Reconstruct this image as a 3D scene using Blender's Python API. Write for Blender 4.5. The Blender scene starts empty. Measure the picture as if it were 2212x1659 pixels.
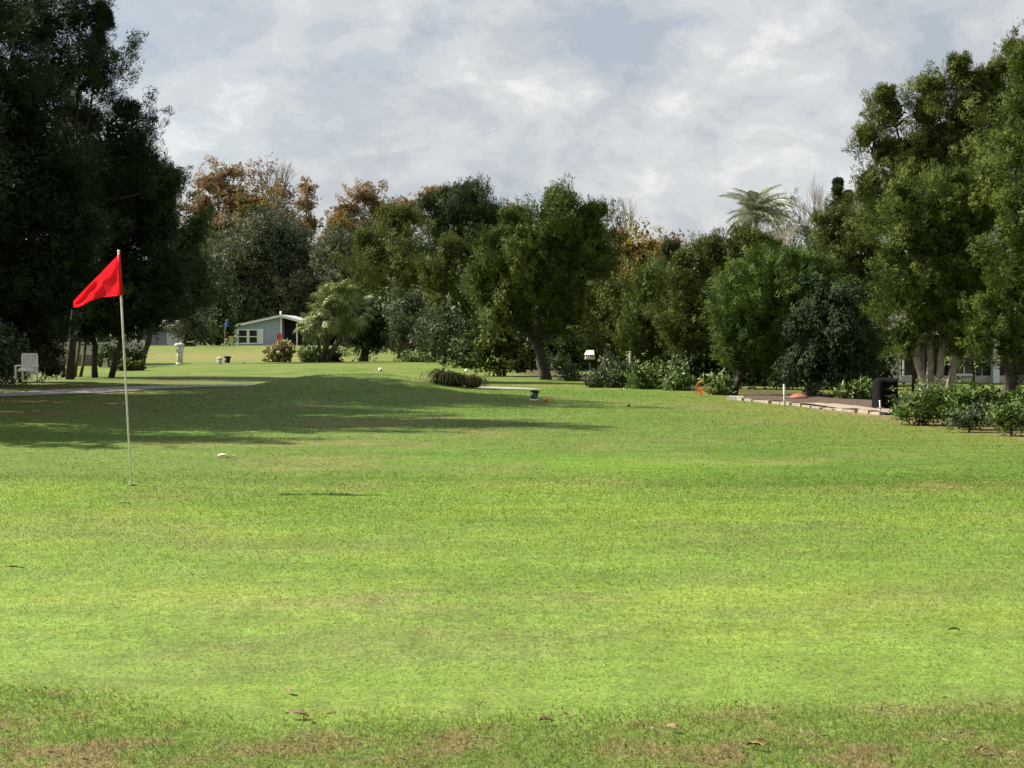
import bpy, math, random
import numpy as np
from mathutils import Vector, Matrix

S = bpy.context.scene
C = S.collection
R = math.radians
RND = random.Random(7)

# ------------------------------------------------------------------ camera
F = 3072.0                      # focal length in pixels of a 2212 px wide picture (50 mm on 36 mm)
CXP, CYP, HOR = 1106.0, 829.5, 720.0
PITCH = math.atan((CYP - HOR) / F)
EYE = 1.6
cam_d = bpy.data.cameras.new('camera'); cam = bpy.data.objects.new('camera', cam_d); C.objects.link(cam)
cam_d.sensor_width = 36; cam_d.lens = 50; cam_d.clip_start = 0.1; cam_d.clip_end = 6000
cam.location = (0, 0, EYE); cam.rotation_euler = (math.pi/2 - PITCH, 0, 0)
S.camera = cam

# ------------------------------------------------------------------ light and exposure
SUN_EL, SUN_AZ = R(39), R(-72)          # azimuth from +Y (ahead) towards +X (right): the sun stands left and a little ahead
w = bpy.data.worlds.new('World'); S.world = w; w.use_nodes = True
def build_world():
    nt = w.node_tree; n = nt.nodes; l = nt.links; n.clear()
    out = n.new('ShaderNodeOutputWorld')
    sky = n.new('ShaderNodeTexSky'); sky.sky_type = 'NISHITA'; sky.sun_disc = False
    sky.sun_elevation = SUN_EL; sky.sun_rotation = SUN_AZ; sky.air_density = 1.0; sky.dust_density = 1.0
    b1 = n.new('ShaderNodeBackground'); b1.inputs[1].default_value = 0.05; l.new(sky.outputs[0], b1.inputs[0])
    tc = n.new('ShaderNodeTexCoord'); mp = n.new('ShaderNodeMapping'); mp.inputs['Scale'].default_value = (1, 1, 1.7)
    mp.inputs['Location'].default_value = (7.7, 2.2, 0.1)
    l.new(tc.outputs['Generated'], mp.inputs[0])
    def noise(scale, det, rough, dist=0.0):
        t = n.new('ShaderNodeTexNoise'); t.inputs['Scale'].default_value = scale; t.inputs['Detail'].default_value = det
        t.inputs['Roughness'].default_value = rough; t.inputs['Distortion'].default_value = dist
        l.new(mp.outputs[0], t.inputs['Vector']); return t.outputs['Fac']
    def ramp(src, pts):
        r = n.new('ShaderNodeValToRGB'); e = r.color_ramp.elements
        r.color_ramp.interpolation = 'EASE'
        while len(e) < len(pts): e.new(0.5)
        for i, (p, c) in enumerate(pts): e[i].position = p; e[i].color = (*c, 1)
        l.new(src, r.inputs[0]); return r.outputs[0]
    # cloud brightness: soft large shapes with finer ragged ones
    big = noise(4.3, 8, 0.56, 0.25); fine = noise(17.0, 7, 0.62, 0.4)
    mx = n.new('ShaderNodeMath'); mx.operation = 'MULTIPLY_ADD'; l.new(fine, mx.inputs[0]); mx.inputs[1].default_value = 0.56
    l.new(big, mx.inputs[2])
    col = ramp(mx.outputs[0], [(0.63, (0.350, 0.391, 0.443)), (0.72, (0.426, 0.453, 0.484)), (0.81, (0.512, 0.526, 0.536)), (0.93, (0.66, 0.665, 0.66))])
    b2 = n.new('ShaderNodeBackground'); b2.inputs[1].default_value = SKY_GAIN; l.new(col, b2.inputs[0])
    cov = ramp(noise(4.2, 6, 0.55, 0.5), [(0.30, (0.70,)*3), (0.52, (0.98,)*3)])
    mix = n.new('ShaderNodeMixShader'); l.new(cov, mix.inputs[0]); l.new(b1.outputs[0], mix.inputs[1]); l.new(b2.outputs[0], mix.inputs[2])
    l.new(mix.outputs[0], out.inputs[0])
SKY_GAIN = 0.50
build_world()
sd = bpy.data.lights.new('sun', 'SUN'); sd.energy = 5.0; sd.angle = R(0.55); sd.color = (1.0, 0.92, 0.78)
so = bpy.data.objects.new('sun', sd); C.objects.link(so)
SUN_DIR = Vector((math.sin(SUN_AZ)*math.cos(SUN_EL), math.cos(SUN_AZ)*math.cos(SUN_EL), math.sin(SUN_EL)))
so.rotation_euler = SUN_DIR.to_track_quat('Z', 'Y').to_euler(); so.location = (-40, 30, 40)
vs = S.view_settings; vs.view_transform = 'Standard'; vs.look = 'None'; vs.gamma = 1; vs.use_curve_mapping = False
vs.exposure = 1.42
S.render.engine = 'CYCLES'
cy = S.cycles; cy.max_bounces = 6; cy.diffuse_bounces = 3; cy.transmission_bounces = 4; cy.transparent_max_bounces = 6; cy.glossy_bounces = 2

# ------------------------------------------------------------------ numeric helpers
def hsh(ix, iy, seed):
    h = (ix.astype(np.int64)*374761393 + iy.astype(np.int64)*668265263 + seed*2147483647) & 0xffffffff
    h = ((h ^ (h >> 13))*1274126177) & 0xffffffff
    return ((h ^ (h >> 16)) & 0xffff)/65535.0
def vn(x, y, seed=0):
    ix = np.floor(x); iy = np.floor(y); fx = x-ix; fy = y-iy
    fx = fx*fx*(3-2*fx); fy = fy*fy*(3-2*fy)
    a = hsh(ix, iy, seed); b = hsh(ix+1, iy, seed); c = hsh(ix, iy+1, seed); d = hsh(ix+1, iy+1, seed)
    return a*(1-fx)*(1-fy) + b*fx*(1-fy) + c*(1-fx)*fy + d*fx*fy
def fbm(x, y, seed=0, o=4):
    s = 0; a = .5; t = 0
    for i in range(o):
        s = s + a*vn(x, y, seed+i*17); t += a; a *= .55; x = x*2.03+3.1; y = y*2.03+1.7
    return s/t
def sst(a, b, x):
    t = np.clip((x-a)/(b-a), 0, 1); return t*t*(3-2*t)

def H(x, y):
    x = np.asarray(x, float); y = np.asarray(y, float)
    z = 0.10*(fbm(x/9.0+5, y/9.0, 3, 2)-.5)*sst(16, 24, y)
    z = z + 0.035*np.sin(y/3.3+0.15*x)*sst(6, 10, y)*(1-sst(15, 22, y))
    z = z + 0.54*np.exp(-(np.abs(x+4.25)/2.75)**2.6)*np.exp(-((y-36.2)/2.6)**2)
    z = z + 0.10*np.exp(-((x+1.0)/2.2)**2)*np.exp(-((y-34.5)/2.5)**2)
    z = z + 0.55*sst(74, 112, y)*(1-sst(124, 150, y))*sst(-10, -17, x)
    z = z + 0.20*np.exp(-((x+7.5)/7.0)**2)*np.exp(-((y-66)/9.0)**2)
    return z
def HZ(x, y): return float(H(x, y))

_cp, _sp = math.cos(PITCH), math.sin(PITCH)
def ray(px, py):
    a = (px-CXP)/F; b = (CYP-py)/F
    return Vector((a, _cp + b*_sp, -_sp + b*_cp))
def W(px, py, D):
    d = ray(px, py); return Vector((0, 0, EYE)) + d*(D/d.y)
def G(px, D):                     # the ground point under picture column px at depth D
    x = (px-CXP)/F*D/_cp; x = (px-CXP)/F*D
    return Vector((x, D, HZ(x, D)))
def GP(px, py):                   # the ground point seen at px, py
    d = ray(px, py); D = 4.5
    while D < 300:
        p = Vector((0, 0, EYE)) + d*(D/d.y)
        if p.z <= HZ(p.x, p.y): break
        D += 0.05 if D < 60 else 0.2
    return Vector((p.x, p.y, HZ(p.x, p.y)))

# ------------------------------------------------------------------ materials
def mat(name, col, rough=.8, var=.12, scale=6.0, bump=0.0, spec=.3, metal=0.0, detail=5, col2=None):
    m = bpy.data.materials.new(name); m.use_nodes = True; nt = m.node_tree; n = nt.nodes; l = nt.links
    b = n['Principled BSDF']; b.inputs['Roughness'].default_value = rough; b.inputs['Specular IOR Level'].default_value = spec
    b.inputs['Metallic'].default_value = metal
    tc = n.new('ShaderNodeTexCoord'); t = n.new('ShaderNodeTexNoise'); t.inputs['Scale'].default_value = scale; t.inputs['Detail'].default_value = detail
    l.new(tc.outputs['Object'], t.inputs['Vector'])
    r = n.new('ShaderNodeValToRGB'); e = r.color_ramp.elements
    c2 = col2 or tuple(min(1, c*(1+var)) for c in col); c1 = tuple(c*(1-var) for c in col)
    e[0].position = .3; e[0].color = (*c1, 1); e[1].position = .7; e[1].color = (*c2, 1)
    l.new(t.outputs['Fac'], r.inputs[0]); l.new(r.outputs[0], b.inputs['Base Color'])
    if bump:
        bp = n.new('ShaderNodeBump'); bp.inputs['Strength'].default_value = bump; bp.inputs['Distance'].default_value = .02
        l.new(t.outputs['Fac'], bp.inputs['Height']); l.new(bp.outputs[0], b.inputs['Normal'])
    return m
def leafmat(name, cols, trans=.17, gloss=.08, rough=.6):
    """cols: three colours that the leaves of one plant range over (by clump and by leaf)"""
    m = bpy.data.materials.new(name); m.use_nodes = True; nt = m.node_tree; n = nt.nodes; l = nt.links
    b = n['Principled BSDF']; out = n['Material Output']
    b.inputs['Roughness'].default_value = rough; b.inputs['Specular IOR Level'].default_value = gloss
    a = n.new('ShaderNodeAttribute'); a.attribute_name = 'tint'
    r = n.new('ShaderNodeValToRGB'); e = r.color_ramp.elements
    e.new(.5)
    for i, c in enumerate(cols): e[i].position = (0.05, .5, .95)[i]; e[i].color = (*c, 1)
    l.new(a.outputs['Fac'], r.inputs[0]); l.new(r.outputs[0], b.inputs['Base Color'])
    t = n.new('ShaderNodeBsdfTranslucent'); l.new(r.outputs[0], t.inputs[0])
    mx = n.new('ShaderNodeMixShader'); mx.inputs[0].default_value = trans
    l.new(b.outputs[0], mx.inputs[1]); l.new(t.outputs[0], mx.inputs[2]); l.new(mx.outputs[0], out.inputs['Surface'])
    return m
M = {}
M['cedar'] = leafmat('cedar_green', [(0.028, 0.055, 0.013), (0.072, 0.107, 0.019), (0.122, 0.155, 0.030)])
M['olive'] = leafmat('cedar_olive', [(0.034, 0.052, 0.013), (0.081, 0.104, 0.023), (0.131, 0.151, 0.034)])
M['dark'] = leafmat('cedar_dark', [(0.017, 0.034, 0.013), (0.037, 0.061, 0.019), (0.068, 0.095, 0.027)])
M['shade'] = leafmat('cedar_shaded', [(.010, .022, .009), (.022, .040, .014), (.044, .066, .020)])  # near-black shade of the left and weeping trees put into the leaf colour
M['dome'] = leafmat('fine_green', [(0.028, 0.060, 0.012), (0.060, 0.104, 0.019), (0.099, 0.139, 0.028)])
M['oak'] = leafmat('oak_grey', [(0.038, 0.054, 0.031), (0.081, 0.099, 0.055), (0.135, 0.150, 0.092)], gloss=.05)
M['grey'] = leafmat('grey_green', [(.040, .062, .030), (.080, .110, .052), (.145, .175, .100)])
M['rust'] = leafmat('cypress_rust', [(.140, .092, .050), (.225, .150, .078), (.275, .200, .108)], trans=.35)
M['rustolive'] = leafmat('cypress_bronze', [(0.144, 0.089, 0.037), (0.202, 0.144, 0.043), (0.216, 0.187, 0.058)], trans=.4)
M['bare'] = leafmat('cypress_bare', [(0.158, 0.106, 0.092), (0.198, 0.126, 0.113), (0.238, 0.145, 0.106)], trans=.2)
M['yellow'] = leafmat('yellow_leaves', [(.120, .100, .030), (.215, .165, .045), (.330, .240, .065)], trans=.4)
M['shrub'] = leafmat('shrub_green', [(.045, .085, .022), (.100, .155, .036), (.180, .230, .070)], gloss=.2, rough=.5)
M['lightshrub'] = leafmat('shrub_light', [(0.066, 0.116, 0.033), (0.127, 0.182, 0.050), (0.198, 0.237, 0.083)], gloss=.4)
M['croton'] = leafmat('croton_leaves', [(0.066, 0.099, 0.028), (0.220, 0.209, 0.066), (0.462, 0.286, 0.220)], gloss=.4)
M['palm'] = leafmat('palm_green', [(.070, .115, .030), (.150, .195, .055), (.260, .290, .120)], gloss=.2, rough=.5)
M['greypalm'] = leafmat('palm_grey', [(.15, .18, .12), (.26, .29, .20), (.40, .42, .30)], gloss=.2, rough=.5)
M['paleleaf'] = leafmat('pale_leaves', [(.12, .14, .09), (.20, .22, .15), (.30, .31, .24)])
M['tuft'] = leafmat('tuft_grass', [(0.040, 0.048, 0.016), (0.081, 0.093, 0.029), (0.137, 0.129, 0.048)])
M['orange'] = leafmat('orange_leaves', [(.300, .100, .010), (.480, .180, .020), (.620, .300, .060)])
M['bark'] = mat('bark_grey', (.085, .070, .056), .95, .45, 9, .6)
M['barkd'] = mat('bark_dark', (.045, .036, .030), .95, .45, 9, .6)
M['barkl'] = mat('bark_light', (.24, .215, .17), .95, .4, 8, .6)
M['barky'] = mat('bark_yellow', (.16, .125, .060), .95, .4, 8, .6)
M['twig'] = mat('twig_grey', (.20, .165, .135), .95, .3, 4)
M['white'] = mat('white_paint', (.72, .72, .70), .5, .06, 5, 0, .4)
M['offwhite'] = mat('weathered_white', (.52, .50, .44), .8, .22, 7, .2)
M['cream'] = mat('cream_siding', (.50, .47, .38), .7, .08, 3)
M['blue_siding'] = mat('grey_blue_siding', (.31, .355, .45), .7, .05, 2)
M['roof'] = mat('pale_roof', (.38, .39, .40), .8, .12, 4)
M['roofd'] = mat('grey_shingle', (.14, .13, .12), .9, .25, 14)
M['glass'] = mat('dark_glass', (.012, .014, .02), .08, .1, 2, 0, .6)
M['screen'] = mat('screen_mesh', (.018, .020, .022), .7, .3, 3)
M['stone'] = mat('stone_skirt', (.22, .195, .155), .95, .4, 7, .5)
M['mortar'] = mat('mortar', (.30, .28, .25), .95, .2, 9)
M['pipe'] = mat('pale_blue_pipe', (.46, .53, .58), .5, .08, 3)
M['red'] = mat('red_cloth_thing', (.45, .02, .025), .6, .1, 4)
M['black'] = mat('black_plastic', (.012, .012, .013), .6, .2, 5)
M['cover'] = mat('black_cover', (.004, .004, .0045), .9, .3, 4, .2, .08)
M['bucket'] = mat('dark_green_plastic', (.010, .050, .026), .42, .12, 6, 0, .5)
M['concrete'] = mat('pale_concrete', (.46, .43, .38), .95, .16, 6, .3)
M['kerb'] = mat('edging_stone', (.22, .19, .155), .95, .2, 7, .4)
M['clay'] = mat('terracotta', (.24, .105, .065), .85, .15, 6)
M['mulch'] = mat('mulch', (.070, .046, .034), 1, .55, 22, .8)  # mulch brown, made darker in place of the dome tree's shade
M['gravelbed'] = mat('pinkish_gravel', (.27, .22, .18), 1, .3, 30, .8)
M['path'] = mat('cart_path', (.24, .225, .21), .95, .22, 1.8, .2)
M['utility'] = mat('beige_box', (.52, .48, .36), .7, .1, 5)
M['ballorange'] = mat('orange_ball', (.45, .15, .03), .5, .08, 6)
M['ballrust'] = mat('rust_ball', (.33, .13, .045), .6, .2, 6)
M['ballwhite'] = mat('white_ball', (.78, .77, .72), .5, .05, 6)
M['tan'] = mat('dry_frond_piece', (.60, .53, .38), .9, .15, 9)
M['pole'] = mat('cream_pole', (.50, .47, .36), .35, .1, 8, 0, .5)
M['blueflag'] = mat('blue_cloth', (.03, .09, .50), .7, .1, 6)
M['deadleaf'] = mat('dead_leaf', (.20, .14, .07), .9, .35, 20)
M['wood'] = mat('weathered_wood', (.28, .20, .15), .9, .25, 8)
M['birdroof'] = mat('feeder_roof', (.66, .58, .54), .8, .1, 8)
M['teal'] = mat('teal_paint', (.05, .22, .25), .5, .1, 6)
M['seatyellow'] = mat('yellow_paint', (.42, .38, .10), .6, .1, 6)

def flag_mat():
    m = bpy.data.materials.new('red_cloth'); m.use_nodes = True; nt = m.node_tree; n = nt.nodes; l = nt.links
    b = n['Principled BSDF']; b.inputs['Roughness'].default_value = .55; b.inputs['Specular IOR Level'].default_value = .25
    tc = n.new('ShaderNodeTexCoord'); t = n.new('ShaderNodeTexNoise'); t.inputs['Scale'].default_value = 9; t.inputs['Detail'].default_value = 4
    l.new(tc.outputs['Object'], t.inputs['Vector'])
    r = n.new('ShaderNodeValToRGB'); e = r.color_ramp.elements; e[0].color = (.60, .006, .016, 1); e[1].color = (.78, .020, .030, 1)
    l.new(t.outputs['Fac'], r.inputs[0]); l.new(r.outputs[0], b.inputs['Base Color'])
    tr = n.new('ShaderNodeBsdfTranslucent'); l.new(r.outputs[0], tr.inputs[0])
    mx = n.new('ShaderNodeMixShader'); mx.inputs[0].default_value = .45
    l.new(b.outputs[0], mx.inputs[1]); l.new(tr.outputs[0], mx.inputs[2]); l.new(mx.outputs[0], n['Material Output'].inputs[0])
    return m
M['flag'] = flag_mat()

def turf_mat(name, blades):
    m = bpy.data.materials.new(name); m.use_nodes = True; nt = m.node_tree; n = nt.nodes; l = nt.links
    b = n['Principled BSDF']; b.inputs['Roughness'].default_value = .7; b.inputs['Specular IOR Level'].default_value = .15
    a = n.new('ShaderNodeAttribute'); a.attribute_name = 'col'
    if blades:
        l.new(a.outputs['Color'], b.inputs['Base Color'])
        tr = n.new('ShaderNodeBsdfTranslucent'); l.new(a.outputs['Color'], tr.inputs[0])
        mx = n.new('ShaderNodeMixShader'); mx.inputs[0].default_value = .55
        l.new(b.outputs[0], mx.inputs[1]); l.new(tr.outputs[0], mx.inputs[2]); l.new(mx.outputs[0], n['Material Output'].inputs[0])
        return m
    geo = n.new('ShaderNodeNewGeometry')
    def nz(sc, det, vec_scale=None):
        t = n.new('ShaderNodeTexNoise'); t.inputs['Scale'].default_value = sc; t.inputs['Detail'].default_value = det; t.inputs['Roughness'].default_value = .65
        if vec_scale:
            mp = n.new('ShaderNodeMapping'); mp.inputs['Scale'].default_value = vec_scale; l.new(geo.outputs['Position'], mp.inputs[0]); l.new(mp.outputs[0], t.inputs['Vector'])
        else: l.new(geo.outputs['Position'], t.inputs['Vector'])
        return t.outputs['Fac']
    def mul(src, fac, lo, hi):
        r = n.new('ShaderNodeMapRange'); r.inputs['From Min'].default_value = .3; r.inputs['From Max'].default_value = .7
        r.inputs['To Min'].default_value = lo; r.inputs['To Max'].default_value = hi; l.new(fac, r.inputs['Value'])
        x = n.new('ShaderNodeMix'); x.data_type = 'RGBA'; x.blend_type = 'MULTIPLY'; x.inputs[0].default_value = 1
        l.new(src, x.inputs[6]); l.new(r.outputs[0], x.inputs[7]); return x.outputs[2]
    c = mul(a.outputs['Color'], nz(38, 6), .58, 1.30)
    c = mul(c, nz(9, 6), .74, 1.22)
    c = mul(c, nz(2.2, 6), .82, 1.16)
    c = mul(c, nz(1.0, 5, (.5, 1.6, 1)), .84, 1.14)
    # drier, more yellow flecks
    r = n.new('ShaderNodeMapRange'); r.inputs['From Min'].default_value = .52; r.inputs['From Max'].default_value = .72; r.inputs['To Max'].default_value = .35
    l.new(nz(3.1, 8, (1, .8, 1)), r.inputs['Value'])
    x = n.new('ShaderNodeMix'); x.data_type = 'RGBA'; l.new(r.outputs[0], x.inputs[0]); l.new(c, x.inputs[6]); x.inputs[7].default_value = (.17, .165, .055, 1)
    l.new(x.outputs[2], b.inputs['Base Color'])
    bp = n.new('ShaderNodeBump'); bp.inputs['Strength'].default_value = .55; bp.inputs['Distance'].default_value = .03
    l.new(nz(22, 8), bp.inputs['Height']); l.new(bp.outputs[0], b.inputs['Normal'])
    return m
M['turf'] = turf_mat('turf', False); M['blade'] = turf_mat('grass_blades', True)

# ------------------------------------------------------------------ object helpers
def tag(o, label=None, cat=None, group=None, kind=None):
    for k, v in (('label', label), ('category', cat), ('group', group), ('kind', kind)):
        if v: o[k] = v
    return o
def thing(name, label, cat, loc, group=None):
    o = bpy.data.objects.new(name, None); C.objects.link(o); o.location = loc; o.empty_display_size = .3
    return tag(o, label, cat, group)
def wloc(o):
    v = Vector((0, 0, 0))
    while o is not None: v += o.location; o = o.parent
    return v
def link(name, me, m, parent=None, origin=None):
    """me is in world coordinates; shift it under its parent (or to origin for a top-level mesh)"""
    o = bpy.data.objects.new(name, me); C.objects.link(o)
    base = wloc(parent) if parent else Vector(origin or (0, 0, 0))
    if base.length: me.transform(Matrix.Translation(-base))
    if parent: o.parent = parent
    else: o.location = base
    if m is not None: me.materials.append(m)
    return o
class MB:
    def __init__(s): s.v = []; s.f = []; s.sm = []
    def add(s, vs_, fs, smooth=False):
        b = len(s.v); s.v += [tuple(p) for p in vs_]; s.f += [tuple(i+b for i in f) for f in fs]; s.sm += [smooth]*len(fs); return s
    def box(s, c, d, rz=0, rx=0, ry=0, taper=1.0, bev=.0):
        m = Matrix.Translation(Vector(c)) @ Matrix.Rotation(rz, 4, 'Z') @ Matrix.Rotation(ry, 4, 'Y') @ Matrix.Rotation(rx, 4, 'X')
        x, y, z = d[0]/2, d[1]/2, d[2]/2; t = taper
        p = [(-x, -y, -z), (x, -y, -z), (x, y, -z), (-x, y, -z), (-x*t, -y*t, z), (x*t, -y*t, z), (x*t, y*t, z), (-x*t, y*t, z)]
        return s.add([m @ Vector(q) for q in p], [(0, 3, 2, 1), (4, 5, 6, 7), (0, 1, 5, 4), (1, 2, 6, 5), (2, 3, 7, 6), (3, 0, 4, 7)])
    def tube(s, pts, rad, n=8, cap=True):
        pts = [Vector(p) for p in pts]
        if not hasattr(rad, '__len__'): rad = [rad]*len(pts)
        vs_ = []; fs = []
        for i, p in enumerate(pts):
            d = (pts[min(i+1, len(pts)-1)] - pts[max(i-1, 0)]).normalized()
            a = d.cross(Vector((0, 1, 0)) if abs(d.y) < .8 else Vector((1, 0, 0))).normalized(); b = d.cross(a)
            for k in range(n):
                t = 2*math.pi*k/n; vs_.append(p + (a*math.cos(t)+b*math.sin(t))*rad[i])
        for i in range(len(pts)-1):
            for k in range(n):
                q = (k+1) % n; fs.append((i*n+k, i*n+q, (i+1)*n+q, (i+1)*n+k))
        if cap: fs.append(tuple(range(n))[::-1]); fs.append(tuple((len(pts)-1)*n+k for k in range(n)))
        return s.add(vs_, fs, True)
    def lathe(s, c, prof, n=16, tilt=None):
        c = Vector(c); vs_ = []; fs = []
        for r, z in prof:
            for k in range(n):
                t = 2*math.pi*k/n; q = Vector((r*math.cos(t), r*math.sin(t), z))
                if tilt is not None: q = tilt @ q
                vs_.append(c+q)
        for i in range(len(prof)-1):
            for k in range(n):
                q = (k+1) % n; fs.append((i*n+k, i*n+q, (i+1)*n+q, (i+1)*n+k))
        fs.append(tuple(range(n))[::-1]); fs.append(tuple((len(prof)-1)*n+k for k in range(n)))
        return s.add(vs_, fs, True)
    def mesh(s, name):
        me = bpy.data.meshes.new(name); me.from_pydata(s.v, [], s.f); me.polygons.foreach_set('use_smooth', s.sm); me.update(); return me
    def build(s, name, m, parent=None, origin=None): return link(name, s.mesh(name), m, parent, origin)

def raw_mesh(name, verts, nper, attrs=None):
    """verts (n*nper, 3): n separate polygons of nper corners"""
    n = len(verts)//nper
    me = bpy.data.meshes.new(name); me.vertices.add(len(verts)); me.vertices.foreach_set('co', np.asarray(verts, np.float32).ravel())
    me.loops.add(len(verts)); me.loops.foreach_set('vertex_index', np.arange(len(verts), dtype=np.int32))
    me.polygons.add(n); me.polygons.foreach_set('loop_start', np.arange(0, n*nper, nper, dtype=np.int32))
    try: me.polygons.foreach_set('loop_total', np.full(n, nper, np.int32))
    except Exception: pass
    me.update(calc_edges=True)
    for k, a in (attrs or {}).items():
        a = np.asarray(a, np.float32)
        if a.ndim == 1:
            at = me.attributes.new(k, 'FLOAT', 'FACE'); at.data.foreach_set('value', a)
        else:
            at = me.attributes.new(k, 'FLOAT_COLOR', 'FACE'); at.data.foreach_set('color', np.c_[a, np.ones(len(a))].astype(np.float32).ravel())
    return me
def nrm(a): return a/np.maximum(np.linalg.norm(a, axis=1, keepdims=True), 1e-9)
def leaf_verts(P, A, N, L, Wd, quad):
    Sd = nrm(np.cross(A, N)); L = L[:, None]; Wd = Wd[:, None]
    if quad:
        v = np.stack([P, P+A*L*.45+Sd*Wd*.5, P+A*L, P+A*L*.45-Sd*Wd*.5], 1)
    else:
        v = np.stack([P-Sd*Wd*.5, P+Sd*Wd*.5, P+A*L], 1)
    return v.reshape(-1, 3)

def crown_mesh(name, lobes, leaf, clump, seed, cover=2.0, fill=1.0, up=.5, quad=False, aspect=.45, rough=.16, plume=1.0, droop=0.0, layer=0.0, rag=1.0, ALN=1.0, bough=2.3, deep=.50, flat=.36, dens=.92):
    """lobes: rows cx cy cz rx ry rz in world units. Each lobe carries boughs (pointed tufts), each bough small sprays,
    each spray its leaves; coarser leaves inside close the crown"""
    rng = np.random.default_rng(seed); lobes = np.asarray(lobes, float); B = clump*bough
    Pb, Ob, Bb = [], [], []
    for i, (cx, cy_, cz, rx, ry, rz) in enumerate(lobes):
        area = 4*math.pi*(((rx*ry)**1.6+(rx*rz)**1.6+(ry*rz)**1.6)/3)**(1/1.6)
        Bi = min(B, .60*min(rx, rz)); n = max(4, int(area/(math.pi*Bi*Bi)*dens))
        d = nrm(rng.normal(size=(n, 3)))
        lump = 1 + rough*np.sin(d[:, 0]*5+i*1.3)*np.sin(d[:, 1]*4.3+i*2.1)*np.sin(d[:, 2]*5.7+i)*2
        r = np.array([rx, ry, rz]); sc = (rng.uniform(deep, 1.02, n) + rag*.08*rng.normal(size=n).clip(-1.5, 1.5))*lump
        p = np.array([cx, cy_, cz]) + d*r*sc[:, None]; keep = np.ones(n, bool)
        for j, q in enumerate(lobes):
            if j != i: keep &= (((p-q[:3])/q[3:])**2).sum(1) > .42
        Pb.append(p[keep]); Ob.append(nrm(d/r)[keep]); Bb.append(np.full(keep.sum(), Bi))
    Pb = np.concatenate(Pb); Ob = np.concatenate(Ob); nb = len(Pb)
    axb = nrm(Ob*np.array([.8, .8, .6-layer*.5]) + np.array([0, 0, up-droop]) + .30*rng.normal(size=(nb, 3)))
    Rb = np.concatenate(Bb)*rng.uniform(.55, 1.45, nb); bt = np.clip(rng.normal(.5, .17, nb), 0, 1)
    el = 1.0+.65*plume*(1-layer)
    # sprays on the boughs
    kc = np.maximum(2, (4.2*el*(Rb/clump)**2*.60).astype(int)); J = np.repeat(np.arange(nb), kc); nc = len(J)
    t = rng.uniform(-.9, 1.0, nc); prof = (1-t)**.62*(1.15+t)**.5/1.15
    rd = nrm(rng.normal(size=(nc, 3))); ab = axb[J]; rd = rd-ab*(rd*ab).sum(1)[:, None]
    if layer: rd = rd*np.array([1, 1, 1-layer])
    rd = nrm(rd); flip = (rd*Ob[J]).sum(1) < -.35; rd = np.where(flip[:, None], -rd, rd)
    Pc = Pb[J] + ab*(t*Rb[J]*el)[:, None] + rd*(prof*Rb[J]*rng.uniform(.7, 1.08, nc))[:, None]
    On = nrm(rd+ab*np.clip(t, 0, 1)[:, None]*1.2+Ob[J]*.25)
    ax = nrm(On*.55+ab*.75+np.array([0, 0, .25*up-droop*.7])+.28*rng.normal(size=(nc, 3)))
    size = clump*rng.uniform(.7, 1.3, nc); ctint = np.clip(bt[J]+rng.normal(0, .12, nc), 0, 1)
    la = leaf*leaf*aspect*.5
    k = np.maximum(3, (cover*math.pi*size**2/la*.15*rng.uniform(.6, 1.4, nc)).astype(int))
    I = np.repeat(np.arange(nc), k); n = len(I); t = rng.random(n)**.8
    rad = nrm(rng.normal(size=(n, 3))); a = ax[I]; rad = rad-a*(rad*a).sum(1)[:, None]
    if layer: rad = rad*np.array([1, 1, 1-layer])
    rad = nrm(rad); rr = size[I]*(1-.65*t)*rng.random(n)**.5
    P = Pc[I] + a*((t-.45)*2.0*plume*size[I])[:, None] + rad*rr[:, None]
    o = On[I]; g = rng.normal(size=(n, 3)) + ab[I]*ALN                 # leaves lie along the bough's surface, tips lifted
    A = nrm(g - o*((g*o).sum(1)*.9)[:, None] + o*.45 - np.array([0, 0, droop*.8]))
    N = nrm(o+np.array([0, 0, .15])+flat*rng.normal(size=(n, 3)))
    L = leaf*rng.uniform(.6, 1.4, n); Wd = L*aspect*rng.uniform(.75, 1.25, n)
    tint = np.clip(ctint[I]+rng.normal(0, .13, n), 0, 1)
    vs_ = [leaf_verts(P, A, N, L, Wd, quad)]; ti = [tint]
    FL = max(leaf*1.8, clump*.75)
    for i, (cx, cy_, cz, rx, ry, rz) in enumerate(lobes):
        area = 4*math.pi*(((rx*ry)**1.6+(rx*rz)**1.6+(ry*rz)**1.6)/3)**(1/1.6)
        m = int(fill*area/(FL*FL*.3)*1.3)
        if m < 1: continue
        d = nrm(rng.normal(size=(m, 3))); p = np.array([cx, cy_, cz]) + d*np.array([rx, ry, rz])*rng.uniform(.30, .72, m)[:, None]
        A = nrm(rng.normal(size=(m, 3))+np.array([0, 0, up])); N = nrm(d+.7*rng.normal(size=(m, 3)))
        L = FL*rng.uniform(.7, 1.3, m); vs_.append(leaf_verts(p, A, N, L, L*.6, quad)); ti.append(np.clip(rng.normal(.35, .15, m), 0, 1))  # inner leaves tinted darker: the crown's inner shade put into their colour
    return raw_mesh(name, np.concatenate(vs_), 4 if quad else 3, {'tint': np.concatenate(ti)})

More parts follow.
